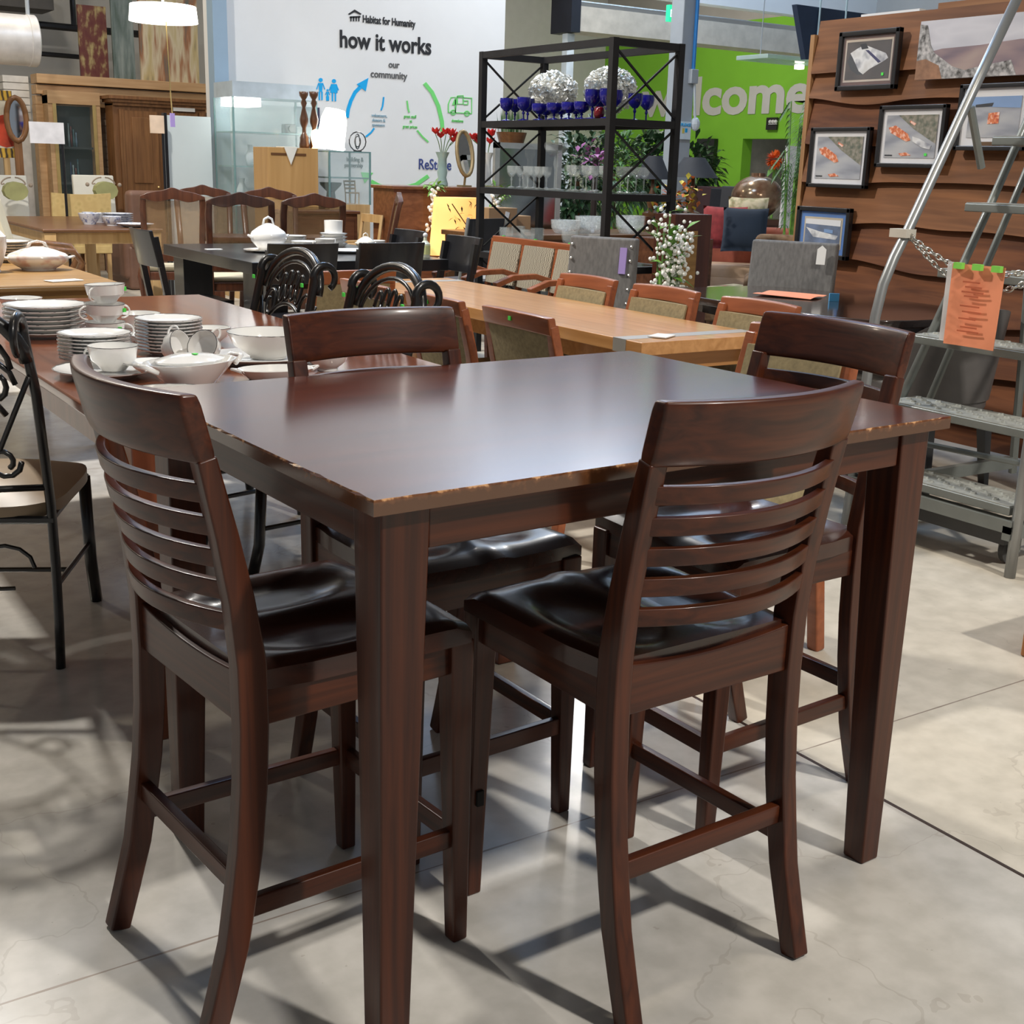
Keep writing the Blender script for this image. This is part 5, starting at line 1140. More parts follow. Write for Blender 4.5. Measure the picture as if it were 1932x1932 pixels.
# things inside/around the first showcase
for k, (px, py, w_, h_) in enumerate(((470, 225, .05, .2), (515, 235, .06, .16), (455, 295, .06, .2), (495, 300, .05, .14))):
    z = .30 + (H1 - .14 - .30) * (3 - (k // 2)) / 5 + .007; p = at(px, py, v=12.0)
    o = MB().lathe([(0, 0), (w_ * .7, 0), (w_, h_ * .4), (w_ * .4, h_ * .8), (w_ * .5, h_), (0, h_ * .9)], 12).build('ornament', mat('ornament_%d' % k, ((.75, .78, .8), (.10, .12, .13), (.6, .65, .66), (.2, .16, .12))[k], .25), smooth=True)
    o.location = (p.x, 12.0, z); tag(o, ('pale ornament on the upper shelf of the tall showcase', 'dark ornament on the upper shelf of the tall showcase', 'pale ornament on the lower shelf of the tall showcase', 'brown ornament on the lower shelf of the tall showcase')[k], 'ornament')
p = at(548, 215, v=11.9); t = thing('black_camera', 'black box camera on a shelf of the tall showcase', 'camera', (p.x, 11.95, .30 + (H1 - .44) * 4 / 5 + .007)); MB().box(-.06, .06, -.05, .05, 0, .09).build('body', BLK, t, bevel=.01); MB().at((0, -.05, .045), rx=math.pi / 2).lathe([(0, 0), (.03, 0), (.03, .03), (0, .03)], 14).build('lens', BLK, t)
# second showcase, items
g2, hw2, H2 = showcase('low glass showcase on an oak base, before the wall lettering', (621, 284), (698, 284), 11.2, .45, at(660, 386, v=11.2).z, PALEW, 0, 1)
p = at(645, 380, v=11.35); bz = at(660, 386, v=11.2).z
o = MB().lathe([(0, 0), (.10, 0), (.10, .03), (.06, .06), (.05, .14), (.13, .22), (.135, .25), (.12, .25), (0, .18)], 20).build('pedestal_bowl', mat('dark_bronze', (.03, .022, .02), .35, metal=.3), smooth=2); o.scale = (.8, .8, .8); o.location = (g2.location.x - hw2 + .125, 11.44, bz + .001); tag(o, 'dark pedestal bowl at the bottom of the low showcase', 'bowl')
t = thing('small_ladderback_chair', 'miniature pale ladder-back chair inside the low showcase', 'ornament', (g2.location.x + hw2 - .085, 11.46, bz + .001)); t.scale = (.85, .85, .85)
for s in (-1, 1): MB().tube([(s * .06, 0, 0), (s * .065, .0, .12), (s * .07, .03, .26)], .008, 6).tube([(s * .06, -.1, 0), (s * .06, -.1, .12)], .008, 6).build('post', PALEW, t)
for z in (.16, .20, .24): MB().box(-.066, .066, .005, .016, z, z + .022).build('slat', PALEW, t)
MB().box(-.066, .066, -.105, .01, .115, .13).build('seat', PALEW, t)
p = at(684, 268, v=11.25)
t = thing('wire_ornament', 'dark wire swirl ornament standing on the low glass showcase', 'ornament', (p.x, 11.36, H2))
for r, ph in ((.09, 0), (.07, .8), (.05, 1.7)): MB().tube([(r * math.cos(k * .42) * math.cos(ph), r * math.cos(k * .42) * math.sin(ph), .095 + r * math.sin(k * .42)) for k in range(15)], .006, 5, closed=True).build('wire_ring', BMET, t)
MB().box(-.03, .03, -.03, .03, 0, .01).build('foot', BMET, t)
a, b = at(600, 198, v=11.9), at(648, 240, v=11.9); o = MB().box(a.x, b.x, 12.47, 12.495, b.z, a.z).build('dark_poster', mat('navy_poster', (.04, .045, .09), .5)); tag(o, 'dark blue poster behind the bright desk lamp', 'poster')
# sideboards and small chairs right of the carved chairs
SB = wood('sideboard_wood', (.07, .025, .012), (.13, .05, .024), .4, 'X', 3, .2)
a = at(672, 404, v=10.75)
t = thing('sideboard', 'long dark wooden sideboard in front of the oak cabinet', 'sideboard', (a.x - .65, 10.9, 0))
MB().box(-.05, .65, -.18, .18, 0, a.z).build('carcass', SB, t, bevel=.006); MB().box(-.07, .67, -.20, .2, a.z, a.z + .03).build('top', SB, t, bevel=.006)
for k in range(2): MB().box(-.02 + .33 * k, .28 + .33 * k, -.192, -.18, .12, a.z - .05).build('door', SB, t)
p = at(654, 404, v=10.4)
t = thing('pale_chair', 'pale wooden chair frame beside the dark sideboard', 'chair', (p.x, 10.40, 0), math.pi / 2)
for s in (-1, 1): MB().tube([(s * .19, -.2, 0), (s * .19, -.2, .45), (s * .19, -.26, p.z)], .016, 6).tube([(s * .19, .2, 0), (s * .19, .2, .44)], .016, 6).tube([(s * .19, -.2, .62), (s * .2, .2, .62), (s * .19, .2, .44)], .014, 6).build('post', PALEW, t)
MB().box(-.2, .2, -.2, .2, .42, .46).build('seat', PALEW, t); MB().box(-.19, .19, -.27, -.24, p.z - .07, p.z).build('top_rail', PALEW, t)
# chest of drawers with amber screen, vases, mirror
VD = 10.0
a, b = at(748, 352, v=VD), at(905, 352, v=VD); hw = (b.x - a.x) / 2; HD = (a.z + b.z) / 2; DX = (a.x + b.x) / 2
t = thing('chest_of_drawers', 'brown bow-fronted chest of drawers with vases on top, behind the black rack', 'chest', (DX, VD, 0))
CHW2 = wood('chest_wood', (.13, .045, .018), (.22, .085, .035), .35, 'X', 3, .35)
bowp = lambda off: [(-hw - off, .45)] + [(-hw - off + (2 * hw + 2 * off) * k / 12, .05 - off - .14 * math.sin(math.pi * k / 12)) for k in range(13)] + [(hw + off, .45)]
MB().prism(bowp(0), .10, HD - .03).build('carcass', CHW2, t); MB().prism(bowp(.03), HD - .03, HD).build('top', CHW2, t, bevel=.006)
for k in range(3):
    z0 = .14 + k * (HD - .2) / 3
    MB().slab(lambda s, q: (-hw * .92 + 1.84 * hw * s, .035 - .14 * math.sin(math.pi * (.04 + .92 * s)), z0 + q * ((HD - .2) / 3 - .02)), lambda s, q: (-hw * .92 + 1.84 * hw * s, .06 - .14 * math.sin(math.pi * (.04 + .92 * s)), z0 + q * ((HD - .2) / 3 - .02)), 12, 1).build('drawer', CHW2, t)
for s in (-1, 1): MB().box(s * hw * .9 - .04, s * hw * .9 + .04, .05, .40, 0, .10).build('foot', CHW2, t)
a, b = at(822, 372, v=9.56), at(905, 470, v=9.56)
t = thing('amber_lamp', 'glowing amber lantern screen with leaf pattern, before the chest of drawers', 'lamp', ((a.x + b.x) / 2, 9.56, 0)); hx = (b.x - a.x) / 2
AMB = mat('amber_screen', (1, .62, .25), .5, emit=(1, .42, .10), es=1.1, var=.25, scale=3)
MB().slab(lambda s, q: (-hx * (1.15 - .2 * q) + 2 * hx * (1.15 - .2 * q) * s, -.10 * math.sin(math.pi * s), b.z - .05 + (a.z - b.z + .05) * q), lambda s, q: (-hx * (1.15 - .2 * q) + 2 * hx * (1.15 - .2 * q) * s, .05 + .10 * math.sin(math.pi * s), b.z - .05 + (a.z - b.z + .05) * q), 10, 4).build('screen', AMB, t, smooth=2)
MB().lathe([(0, 0), (.12, 0), (.10, .03), (.03, .06), (.03, b.z - .05), (0, b.z - .05)], 14).build('base', BMET, t)
LEAFB = mat('dark_vine', (.05, .05, .015), .7)
mb = MB(); rnd = random.Random(3)
for k in range(46):
    x = rnd.uniform(-hx * .8, hx * .8); z = b.z + rnd.uniform(0, (a.z - b.z) * .9); mb.leaf((x, -.13, z), (rnd.uniform(-1, 1), -.05, rnd.uniform(.2, 1)), .07, .022)
mb.tube([(-hx * .6, -.125, a.z - .05), (0, -.135, (a.z + b.z) / 2), (hx * .5, -.125, b.z)], .005, 5).build('leaf_pattern', LEAFB, t)
def vase_flowers(px, py0, py1, v, m, fm, label, r, fcx, fcy, fr, n, stem=True):
    p, tz = at(px, py1, v=v), at(px, py0, v=v).z; zb = HD + .001; h = tz - zb
    t = thing('flower_vase', label, 'vase', (p.x, v, zb))
    MB().lathe([(0, 0), (r * .8, 0), (r * .85, .02), (r * .6, h * .25), (r * .75, h * .42), (r * .65, h * .5), (r * .6, h * .8), (r, h), (r * .9, h), (0, h * .6)], 18).build('body', m, t, smooth=2)
    c = at(fcx, fcy, v=v); rnd = random.Random(px); mb = MB(); st = MB()
    for k in range(n):
        q = Vector((c.x - p.x + rnd.uniform(-fr, fr), rnd.uniform(-.08, .08), c.z - zb + rnd.uniform(-.05, .04)))
        for j in range(7):
            an = j * .9; mb.leaf(q, (math.cos(an) * .7, math.sin(an) * .7, .8), .075, .05, -.1)
        st.tube([(0, 0, h * .8), tuple(q * .6 + Vector((0, 0, h * .4))), tuple(q)], .004, 5)
    st.build('stems', mat('flower_stem', (.12, .22, .06), .6), t); mb.build('blossoms', fm, t); return t
REDF = mat('red_blossom', (.62, .02, .02), .6, var=.3, scale=30)
vase_flowers(834, 287, 352, VD + .2, mat('celadon_vase', (.30, .42, .38), .3, coat=.3), REDF, 'celadon vase with red flowers on the chest of drawers, left of the oval mirror', .065, 836, 262, .13, 7)
vase_flowers(918, 288, 345, VD + .2, mat('white_vase', (.72, .73, .68), .3, coat=.3), REDF, 'white vase with red flowers behind the left post of the black rack', .06, 912, 262, .13, 8)
p = at(877, 290, v=VD + .05)
t = thing('oval_mirror', 'oval gilt-framed standing mirror between the two flower vases', 'mirror', (p.x, VD + .05, HD + .001)); zc = p.z - HD
MB().tube([(.082 * math.cos(k * .3142), .04 * math.sin(k * .3142) * 1, zc + .195 * math.sin(k * .3142)) for k in range(20)], .018, 8, closed=True).build('frame', mat('aged_gilt', (.30, .22, .11), .4, metal=.4), t, smooth=True)
MB().hexa([(.08 * math.cos(k * .3142), .012 + .04 * math.sin(k * .3142), zc + .19 * math.sin(k * .3142)) for k in range(20)], [(.08 * math.cos(k * .3142), .002 + .04 * math.sin(k * .3142), zc + .19 * math.sin(k * .3142)) for k in range(20)]).build('glass', mat('mirror_glass', (.8, .8, .8), .03, metal=1, var=.01), t)
MB().box(-.05, .05, -.05, .05, 0, .015).tube([(0, 0, .015), (0, -.02, zc - .17)], .012, 6).build('stand', mat('aged_gilt', (.30, .22, .11), .4, metal=.4), t)
# foliage helpers -------------------------------------------------------------
LG = mat('fresh_leaf', (.16, .34, .05), .5, var=.35, scale=30); DG = mat('dark_leaf', (.030, .075, .030), .45, var=.5, scale=20); MG = mat('mid_leaf', (.07, .15, .05), .5, var=.5, scale=25)
WF = mat('white_petal', (.88, .87, .81), .6, var=.04, scale=40)
def foliage(mb, c, R3, n, L, w, rnd, droop=.3):
    for k in range(n):
        d = Vector((rnd.gauss(0, 1), rnd.gauss(0, 1), rnd.gauss(0, 1))).normalized(); q = Vector(c) + Vector((d.x * R3[0], d.y * R3[1], d.z * R3[2])) * rnd.uniform(.35, 1)
        e = Vector((rnd.uniform(-1, 1), rnd.uniform(-1, 1), rnd.uniform(-.5, .7))); mb.leaf(q, e + d, L * rnd.uniform(.7, 1.3), w, droop)
    return mb
def garland(label, pts, v, seed):
    P = [at(*p, v=v) for p in pts]; P = [Vector((P[0].x, 9.98, HD + .012)), Vector((P[0].x, v, HD + .014))] + P; rnd = random.Random(seed)
    t = thing('wisteria_garland', label, 'garland', tuple(P[0]))
    Q = [p - P[0] for p in P]
    MB().tube([tuple(q) for q in Q] , .006, 5).build('vine', mat('vine_stem', (.12, .10, .04), .7), t)
    lf, fl = MB(), MB()
    for a, b in zip(Q, Q[1:]):
        for k in range(9):
            q = a.lerp(b, k / 9); lf.leaf(q, (rnd.uniform(-1, 1), rnd.uniform(-1, .3), rnd.uniform(-.4, .8)), .10, .035, .2)
    for q in (Q[3], Q[-2]):
        for k in range(34): fl.ball((q.x + rnd.gauss(0, .022), q.y - .03 + rnd.gauss(0, .02), q.z - .012 * k * .9 + .03), .018, 4)
    lf.build('leaves', LG, t); fl.build('blossoms', WF, t)
garland('white wisteria garland hanging at the left front of the chest of drawers', [(825, 350), (812, 362), (824, 385), (832, 420), (846, 455)], 9.75, 4)
garland('white wisteria garland behind the lower left of the black rack', [(952, 362), (935, 375), (925, 398), (935, 425), (955, 445)], 9.52, 9)

# ================================================================ black metal rack with glassware
RK = mat('rack_iron', (.016, .015, .016), .55, metal=.3, var=.2)
RX0, RX1, RY0, RY1, RH = 4.82, 5.34, 6.32, 7.82, 2.10
rk = thing('iron_rack', 'tall black iron display rack with crossed end braces, middle of the room', 'rack', (0, 0, 0))
ps = .022
for x in (RX0, RX1):
    for y in (RY0, RY1): MB().box(x - ps, x + ps, y - ps, y + ps, 0, RH).build('post', RK, rk)
LV = [.27, .735, 1.187, 1.637]
for z in LV + [RH]:
    for x in (RX0, RX1): MB().box(x - ps * .9, x + ps * .9, RY0 + ps, RY1 - ps, z - .045, z - .002).build('long_rail', RK, rk)
    for y in (RY0, RY1): MB().box(RX0 + ps, RX1 - ps, y - ps * .9, y + ps * .9, z - .045, z - .002).build('end_rail', RK, rk)
for z in LV: MB().box(RX0 + ps, RX1 - ps, RY0 + ps, RY1 - ps, z - .012, z).build('shelf', mat('rack_glass_shelf', (.25, .30, .30), .06, alpha=.45, var=.01) if z < 1.6 else RK, rk)
for y in (RY0, RY1):
    for z0, z1 in zip([.02] + LV, [LV[0] - .05] + [z - .05 for z in LV[1:]] + [RH - .05]):
        if z1 - z0 < .3: continue
        for a, b in ((RX0, RX1), (RX1, RX0)): MB().bar([(a, y + (.008 if a < b else -.008), z0), (b, y + (.008 if a < b else -.008), z1)], .012, .012, (0, 1, 0)).build('cross_brace', RK, rk)
COB = mat('cobalt_glass', (.010, .008, .20), .06, coat=.6, var=.2, alpha=.93)
CLR = mat('clear_crystal', (.80, .86, .86), .04, alpha=.17, var=.02, spec=1.0)
def goblet(name, m, loc, r, h, stem, label, cat, group=None, rb=None, parts=True):
    """foot, stem and bowl; stem = share of the height below the bowl"""
    t = thing(name, label, cat, loc, 0, group); hs = h * stem
    MB().lathe([(0, 0), ((rb or r * .8), 0), (r * .75, .004), (r * .12, .012), (r * .11, hs * .6), (r * .22, hs * .75), (r * .12, hs), (0, hs)], 12).build('stem', m, t, smooth=2)
    MB().lathe([(0, hs - .001), (r * .3, hs), (r * .85, hs + (h - hs) * .3), (r, hs + (h - hs) * .7), (r * .94, h), (r * .90, h), (r * .8, hs + (h - hs) * .4), (0, hs + .008)], 14).build('bowl', m, t, smooth=2)
    return t
Z1 = LV[3] + .001
def onshelf(px, py, z): p = at(px, py, z=z); return p
gx = []
base = {}
def goblets(rows, kind, r, h, stem, m, label, cat, group, z):
    for (u, v) in rows:
        if kind not in base: base[kind] = goblet(kind, m, (u, v, z), r, h, stem, label, cat, group)
        else: dup(base[kind], (u, v, z), random.uniform(0, 6), label, group)
def at_u(px, u, z):
    if px > 1170: p = at(px, 200, v=6.44 + .08 * (px % 3)); return (p.x, p.y)
    p = at(px, 200, u=u); return (u, p.y)
goblets([at_u(x, 4.88 + .105 * (k % 2), 0) for k, x in enumerate((956, 972, 988, 996))], 'cobalt_goblet', .050, .150, .42, COB, 'cobalt blue goblet at the left end of the top rack shelf', 'glass', 'blue goblets at the left end of the rack', Z1)
goblets([at_u(x, 4.88 + .105 * (k % 2), 0) for k, x in enumerate((1018, 1031, 1046, 1060, 1074, 1088, 1098))], 'cobalt_dessert_glass', .055, .105, .35, COB, 'low cobalt blue dessert glass below the left white flower ball', 'glass', 'low blue glasses in the middle of the rack', Z1)
goblets([at_u(x, 4.88 + .105 * (k % 2), 0) for k, x in enumerate((1118, 1132, 1146, 1158))], 'tall_cobalt_goblet', .055, .175, .42, COB, 'tall cobalt blue goblet below the right white flower ball', 'glass', 'tall blue goblets near the right rack post', Z1)
goblets([at_u(x, 5.10, 0) for k, x in enumerate((1198, 1220))], 'wide_cobalt_goblet', .050, .165, .45, COB, 'cobalt blue goblet alone at the right end of the top rack shelf', 'glass', 'blue goblets at the right end of the rack', Z1)
u_, v_ = at_u(1131, 4.87, 0); o = MB().lathe([(0, 0), (.025, 0), (.035, .025), (.03, .06), (.02, .07), (0, .07)], 12).build('red_votive', mat('red_glass', (.14, .004, .008), .1, coat=.4), smooth=True); o.location = (u_, v_, Z1); tag(o, 'small dark red glass in front of the tall blue goblets', 'glass')
def flower_ball(px, label, seed):
    u, v = at_u(px, 5.25, 0); rnd = random.Random(seed)
    t = thing('hydrangea_bunch', label, 'flowers', (u, v, Z1))
    mb = MB()
    for k in range(420):
        d = Vector((rnd.gauss(0, 1), rnd.gauss(0, 1), rnd.gauss(.25, .8))).normalized(); q = Vector((d.x * .145, d.y * .155, .20 + d.z * .13)) * 1
        rr = rnd.uniform(.014, .026); e = d.orthogonal().normalized(); f = d.cross(e)
        for j in range(4):
            an = j * math.pi / 2 + k; w = e * math.cos(an) + f * math.sin(an); mb.leaf(q + d * rnd.uniform(0, .02), w + d * .3, rr * 1.5, rr * 1.3, 0)
    mb.ball((0, 0, .20), .15, 10, (1, 1, .75)); mb.build('blossoms', WF, t)
    MB().lathe([(0, 0), (.05, 0), (.06, .06), (.04, .11), (0, .11)], 14).build('vase', CLR, t, smooth=2)
flower_ball(1043, 'white hydrangea ball on the top shelf of the rack, left one', 1); flower_ball(1150, 'white hydrangea ball on the top shelf of the rack, behind the right front post', 2)
Zs = LV[2] + .001
goblets([at_u(x, 4.95 + .13 * (k % 2), 0) for k, x in enumerate((969, 985, 1000, 1012, 1022, 1036))], 'wine_glass', .036, .15, .5, CLR, 'clear wine glass on the middle rack shelf, left of the tall compote', 'glass', 'clear glasses on the left of the middle rack shelf', Zs)
goblets([at_u(x, 4.93 + .14 * (k % 3), 0) for k, x in enumerate((1083, 1092, 1106, 1112, 1126, 1132, 1146, 1178, 1192, 1208, 1223))], 'champagne_flute', .036, .165, .55, CLR, 'clear stemmed glass on the right half of the middle rack shelf', 'glass', 'clear glasses on the right of the middle rack shelf', Zs)
u_, v_ = at_u(1053, 5.0, 0); goblet('glass_compote', CLR, (u_, v_, Zs), .085, .31, .72, 'tall clear glass compote in the middle of the middle rack shelf', 'glass')
u_, v_ = at_u(1003, 5.19, 0); t = thing('glass_decanter', 'clear glass decanter with a round stopper, left on the middle rack shelf', 'decanter', (u_, v_, Zs)); MB().lathe([(0, 0), (.05, 0), (.055, .1), (.02, .16), (.018, .2), (0, .2)], 14).build('body', CLR, t, smooth=2); MB().ball((0, 0, .245), .045, 10, (1, .5, 1.2)).build('stopper', CLR, t, smooth=True)
Zl = LV[1] + .001
goblets([at_u(x, 4.95 + .2 * (k % 2), 0) for k, x in enumerate((1085, 1110, 1137))], 'martini_glass', .058, .19, .5, CLR, 'clear cone-shaped glass on the low rack shelf, behind the bench', 'glass', 'cone glasses on the low rack shelf', Zl)
goblets([at_u(x, 5.0 + .2 * (k % 2), 0) for k, x in enumerate((962, 985, 1003, 1022))], 'glass_tumbler', .055, .17, .3, CLR, 'clear round-bowled glass at the left of the low rack shelf', 'glass', 'round glasses on the low rack shelf', Zl)
# ================================================================ plants and goods behind the rack
def tree(name, label, px, v, ztop, R3, n, L, w, m, seed, trunk=True):
    p = at(px, 250, v=v); rnd = random.Random(seed)
    t = thing(name, label, 'plant', (p.x, v, 0), 0)
    mb = foliage(MB(), (0, 0, ztop - R3[2]), R3, n, L, w, rnd); mb.build('foliage', m, t)
    MB().tube([(0, 0, .25), (.03, 0, .7), (-.02, .02, ztop - R3[2])], .025, 6).build('trunk', BRNW, t)
    MB().lathe([(0, 0), (.14, 0), (.18, .28), (.165, .28), (.15, .24), (0, .24)], 16).build('pot', mat('dark_pot', (.05, .04, .035), .6), t, smooth=2)
zt_ = at(1090, 232, v=10.8).z
tree('potted_tree', 'dark leafy artificial tree behind the middle of the black rack', 1098, 10.8, zt_ + .05, (.36, .36, .62), 900, .13, .055, DG, 11)
tree('potted_tree', 'lighter leafy artificial tree right of the dark one, behind the rack', 1165, 12.1, zt_ + .10, (.36, .36, .60), 800, .12, .05, MG, 12)
tree('potted_tree', 'broad-leaved plant behind the black lampshades', 1235, 13.2, at(1240, 250, v=13.2).z, (.38, .36, .45), 420, .24, .10, DG, 13)
tree('potted_tree', 'dark bushy plant between the grey post and the television', 1318, 14.1, at(1318, 262, v=14.1).z, (.36, .3, .45), 360, .22, .08, DG, 14)
# framed mirror leaning, grass basket
a, b = at(935, 268, v=9.75), at(1058, 360, v=9.75)
t = thing('leaning_mirror', 'silver-framed rectangular mirror standing behind the clear glasses of the rack', 'mirror', ((a.x + b.x) / 2, 9.75, 0)); hx = (b.x - a.x) / 2
SIL = mat('silver_frame', (.5, .52, .50), .3, metal=.6)
for q in ((-hx, hx, a.z - .05, a.z), (-hx, hx, .05, .10), (-hx, -hx + .05, .05, a.z), (hx - .05, hx, .05, a.z)): MB().box(q[0], q[1], 0, .04, q[2], q[3]).build('frame_rail', SIL, t)
MB().box(-hx + .04, hx - .04, .01, .03, .09, a.z - .04).build('glass', mat('dull_mirror', (.45, .46, .44), .12, metal=1, var=.05), t)
for s in (-1, 1): MB().box(s * hx * .8 - .02, s * hx * .8 + .02, -.12, .30, 0, .05).build('foot', SIL, t)
p = at(965, 258, v=10.4); 
t = thing('grass_basket', 'woven basket with tall green grass on a stand behind the top shelf', 'plant', (p.x, 10.4, 0)); rnd = random.Random(5)
MB().lathe([(0, p.z - .06), (.12, p.z - .06), (.15, p.z + .04), (.14, p.z + .04), (0, p.z)], 16).build('basket', BRNW, t, smooth=2); MB().box(-.05, .05, -.05, .05, 0, p.z - .06).box(-.2, .2, -.2, .2, 0, .03).build('stand', BRNW, t)
mb = MB()
for k in range(90): x, y = rnd.uniform(-.11, .11), rnd.uniform(-.08, .08); mb.leaf((x, y, p.z), (x * .6, y, 1), rnd.uniform(.18, .28), .016, .02)
mb.build('grass', MG, t)
p = at(1124, 300, v=9.6); rnd = random.Random(6)
t = thing('purple_bouquet', 'purple flower bouquet in a tall vase behind the middle rack shelf', 'flowers', (p.x, 9.6, 0)); mb = MB()
for k in range(60): q = (rnd.gauss(0, .09), rnd.gauss(0, .06), p.z + rnd.gauss(0, .06)); mb.leaf(q, (rnd.uniform(-1, 1), rnd.uniform(-1, 1), rnd.uniform(-.2, 1)), .09, .05)
mb.build('blossoms', mat('purple_petal', (.30, .10, .28), .6, var=.4, scale=20), t); MB().tube([(0, 0, .05), (0, 0, p.z)], .03, 8).lathe([(0, 0), (.1, 0), (.1, .05), (0, .06)], 12).build('vase', mat('dark_bronze', (.03, .022, .02), .35, metal=.3), t)
# display table with clutter behind the rack's lower shelves
a, b = at(1000, 425, v=8.75), at(1300, 425, v=8.75)
tx = rect_table('display_table', 'brown wooden table with crystal bowls and boxes, behind the black rack', (6.34, 8.95, 0), 1.9, .85, .80, .04, BRNW, cat='table', ap=.10)
ZT = .8005
CRY = mat('cut_crystal', (.72, .78, .78), .08, alpha=.38, var=.3, scale=60, spec=.9)
for k, (x, y, r, h, lb) in enumerate(((6.55, 8.78, .15, .14, 'wide cut-crystal bowl on the brown display table, right of the rack post'), (6.92, 8.72, .13, .15, 'cut-crystal bowl at the right end of the brown display table'), (6.25, 8.75, .13, .11, 'cut-crystal bowl on the brown display table, seen between the rack posts'))):
    single('crystal_bowl', [(0, 0), (r * .7, 0), (r * .95, h * .4), (r, h), (r * .96, h), (r * .88, h * .4), (0, .01)], CRY, (x, y, ZT), lb, 'bowl')
KR = mat('kraft_cardboard', (.36, .22, .11), .8, var=.06)
for k, (x, y, sx, sy, h, lb) in enumerate(((5.68, 8.95, .28, .2, .20, 'brown cardboard box with a white label on the display table'), (5.95, 9.1, .22, .2, .13, 'low brown box beside the labelled cardboard box'))):
    t = thing('cardboard_box', lb, 'box', (x, y, ZT)); MB().box(-sx / 2, sx / 2, -sy / 2, sy / 2, 0, h).build('carton', KR, t, bevel=.004)
    if k == 0: MB().at((0.03, -sy / 2 - .002, h * .55), ry=.25).box(-.02, .02, -.001, .001, -.06, .06).build('label', PAPER, t)
t = thing('office_chair', 'grey mesh chair back with chrome frame, behind the lower rack shelf', 'chair', (4.96, 8.32, 0), .3)
MB().slab(lambda s, q: ((s - .5) * .42, -.2 - .06 * q, .55 + .40 * q), lambda s, q: ((s - .5) * .42, -.18 - .06 * q, .55 + .40 * q), 4, 3).build('backrest', mat('dark_mesh', (.06, .06, .07), .8), t)
MB().box(-.22, .22, -.2, .22, .43, .48).build('seat', mat('dark_mesh', (.06, .06, .07), .8), t, bevel=.01)
for s in (-1, 1): MB().tube([(s * .22, -.27, .96), (s * .22, -.19, .5), (s * .22, -.2, 0)], .012, 6).tube([(s * .22, .2, .44), (s * .22, .22, 0)], .012, 6).build('leg', SIL, t)
# dark lampshades, flowers, chairs, urn
SHD = mat('black_shade', (.020, .024, .032), .7, var=.1)
for px, v, wpx, top, bot, lb in ((1308, 9.4, 82, 297, 335, 'table lamp with a wide black cone shade, before the green wall'), (1232, 9.95, 60, 294, 338, 'table lamp with a dark shade behind the right rack post')):
    c, d = at(px, bot, v=v), at(px, top, v=v); r = (at(px + wpx / 2, bot, v=v).x - c.x) * .86; h = d.z - c.z
    t = thing('table_lamp', lb, 'lamp', (c.x, v, 0)); zb = c.z - .36
    MB().lathe([(r, 0), (r * .42, h), (r * .40, h), (r * .97, 0)], 28, (0, 0, c.z)).build('lamp_shade', SHD, t, smooth=2)
    MB().lathe([(0, zb), (.09, zb), (.09, zb + .03), (.03, zb + .06), (.06, zb + .16), (.02, zb + .26), (.012, c.z + h * .8), (0, c.z + h * .8)], 14).build('base', BRNW, t, smooth=2)
    MB().box(-.22, .22, -.2, .2, zb - .04, zb).build('stand_top', SB, t)
    for x in (-.18, .18):
        for y in (-.16, .16): MB().box(x - .02, x + .02, y - .02, y + .02, 0, zb - .04).build('leg', SB, t)
p = at(1276, 375, v=8.2); rnd = random.Random(8)
t = thing('autumn_bouquet', 'orange and yellow autumn flower arrangement right of the rack', 'flowers', (p.x, 8.2, 0))
for nm, m, n in (('orange_blossoms', mat('orange_petal', (.60, .16, .03), .6, var=.4, scale=20), 60), ('yellow_blossoms', mat('yellow_petal', (.55, .45, .05), .6, var=.3, scale=20), 40), ('leaves', DG, 60)):
    mb = MB()
    for k in range(n): q = (rnd.gauss(0, .085), rnd.gauss(0, .07), p.z + rnd.gauss(0, .065) - (.08 if nm == 'leaves' else 0)); mb.leaf(q, (rnd.uniform(-1, 1), rnd.uniform(-1, 1), rnd.uniform(-.3, 1)), .075, .045)
    mb.build(nm, m, t)
MB().lathe([(0, p.z - .32), (.07, p.z - .32), (.10, p.z - .2), (.06, p.z - .1), (0, p.z - .1)], 14).build('vase', mat('dark_pot', (.05, .04, .035), .6), t, smooth=2)
MB().box(-.25, .25, -.22, .22, 0, p.z - .32).build('side_table', SB, t, bevel=.006)
BKF = mat('black_fabric', (.014, .014, .018), .85, var=.1); CHF = mat('charcoal_fabric', (.045, .045, .05), .85, var=.1)
for k, (px, py, v, m, w_, lb) in enumerate(((1335, 352, 11.3, mat('oxblood_fabric', (.035, .010, .012), .8), .44, 'dark oxblood chair back left of the black chairs, before the green wall'), (1360, 356, 10.6, BKF, .40, 'black upholstered chair back between the oxblood and charcoal ones'), (1382, 352, 9.9, CHF, .40, 'charcoal upholstered chair back next to the bronze urn'))):
    p = at(px, py, v=v); parsons(lb, (p.x, v, 0), math.pi * .5 + .5, w_, p.z, m, BRNW, name='dining_chair')
p = at(1428, 372, v=9.4)
r_ = at(1470, 372, v=9.4).x - p.x; r_ *= .84
t = thing('bronze_urn', 'large round mottled bronze pot on a wooden stand before the green wall', 'pot', (p.x, 9.4, 0))
URN = pattern('mottled_bronze', [(.06, .035, .02), (.20, .10, .055), (.30, .20, .12), (.09, .08, .05)], 'noise', 5, .18, (1, 1, 1), 6); URN.node_tree.nodes['Principled BSDF'].inputs['Metallic'].default_value = .5
MB().ball((0, 0, p.z), r_, 20, (1, 1, .82)).lathe([(r_ * .30, p.z + r_ * .72), (r_ * .28, p.z + r_ * .90), (r_ * .22, p.z + r_ * .90), (r_ * .22, p.z + r_ * .7)], 18).build('body', URN, t, smooth=2)
MB().box(-.25, .25, -.25, .25, p.z - r_ * .82 - .05, p.z - r_ * .80).box(-.2, .2, -.2, .2, 0, p.z - r_ * .82 - .05).build('stand', SB, t)
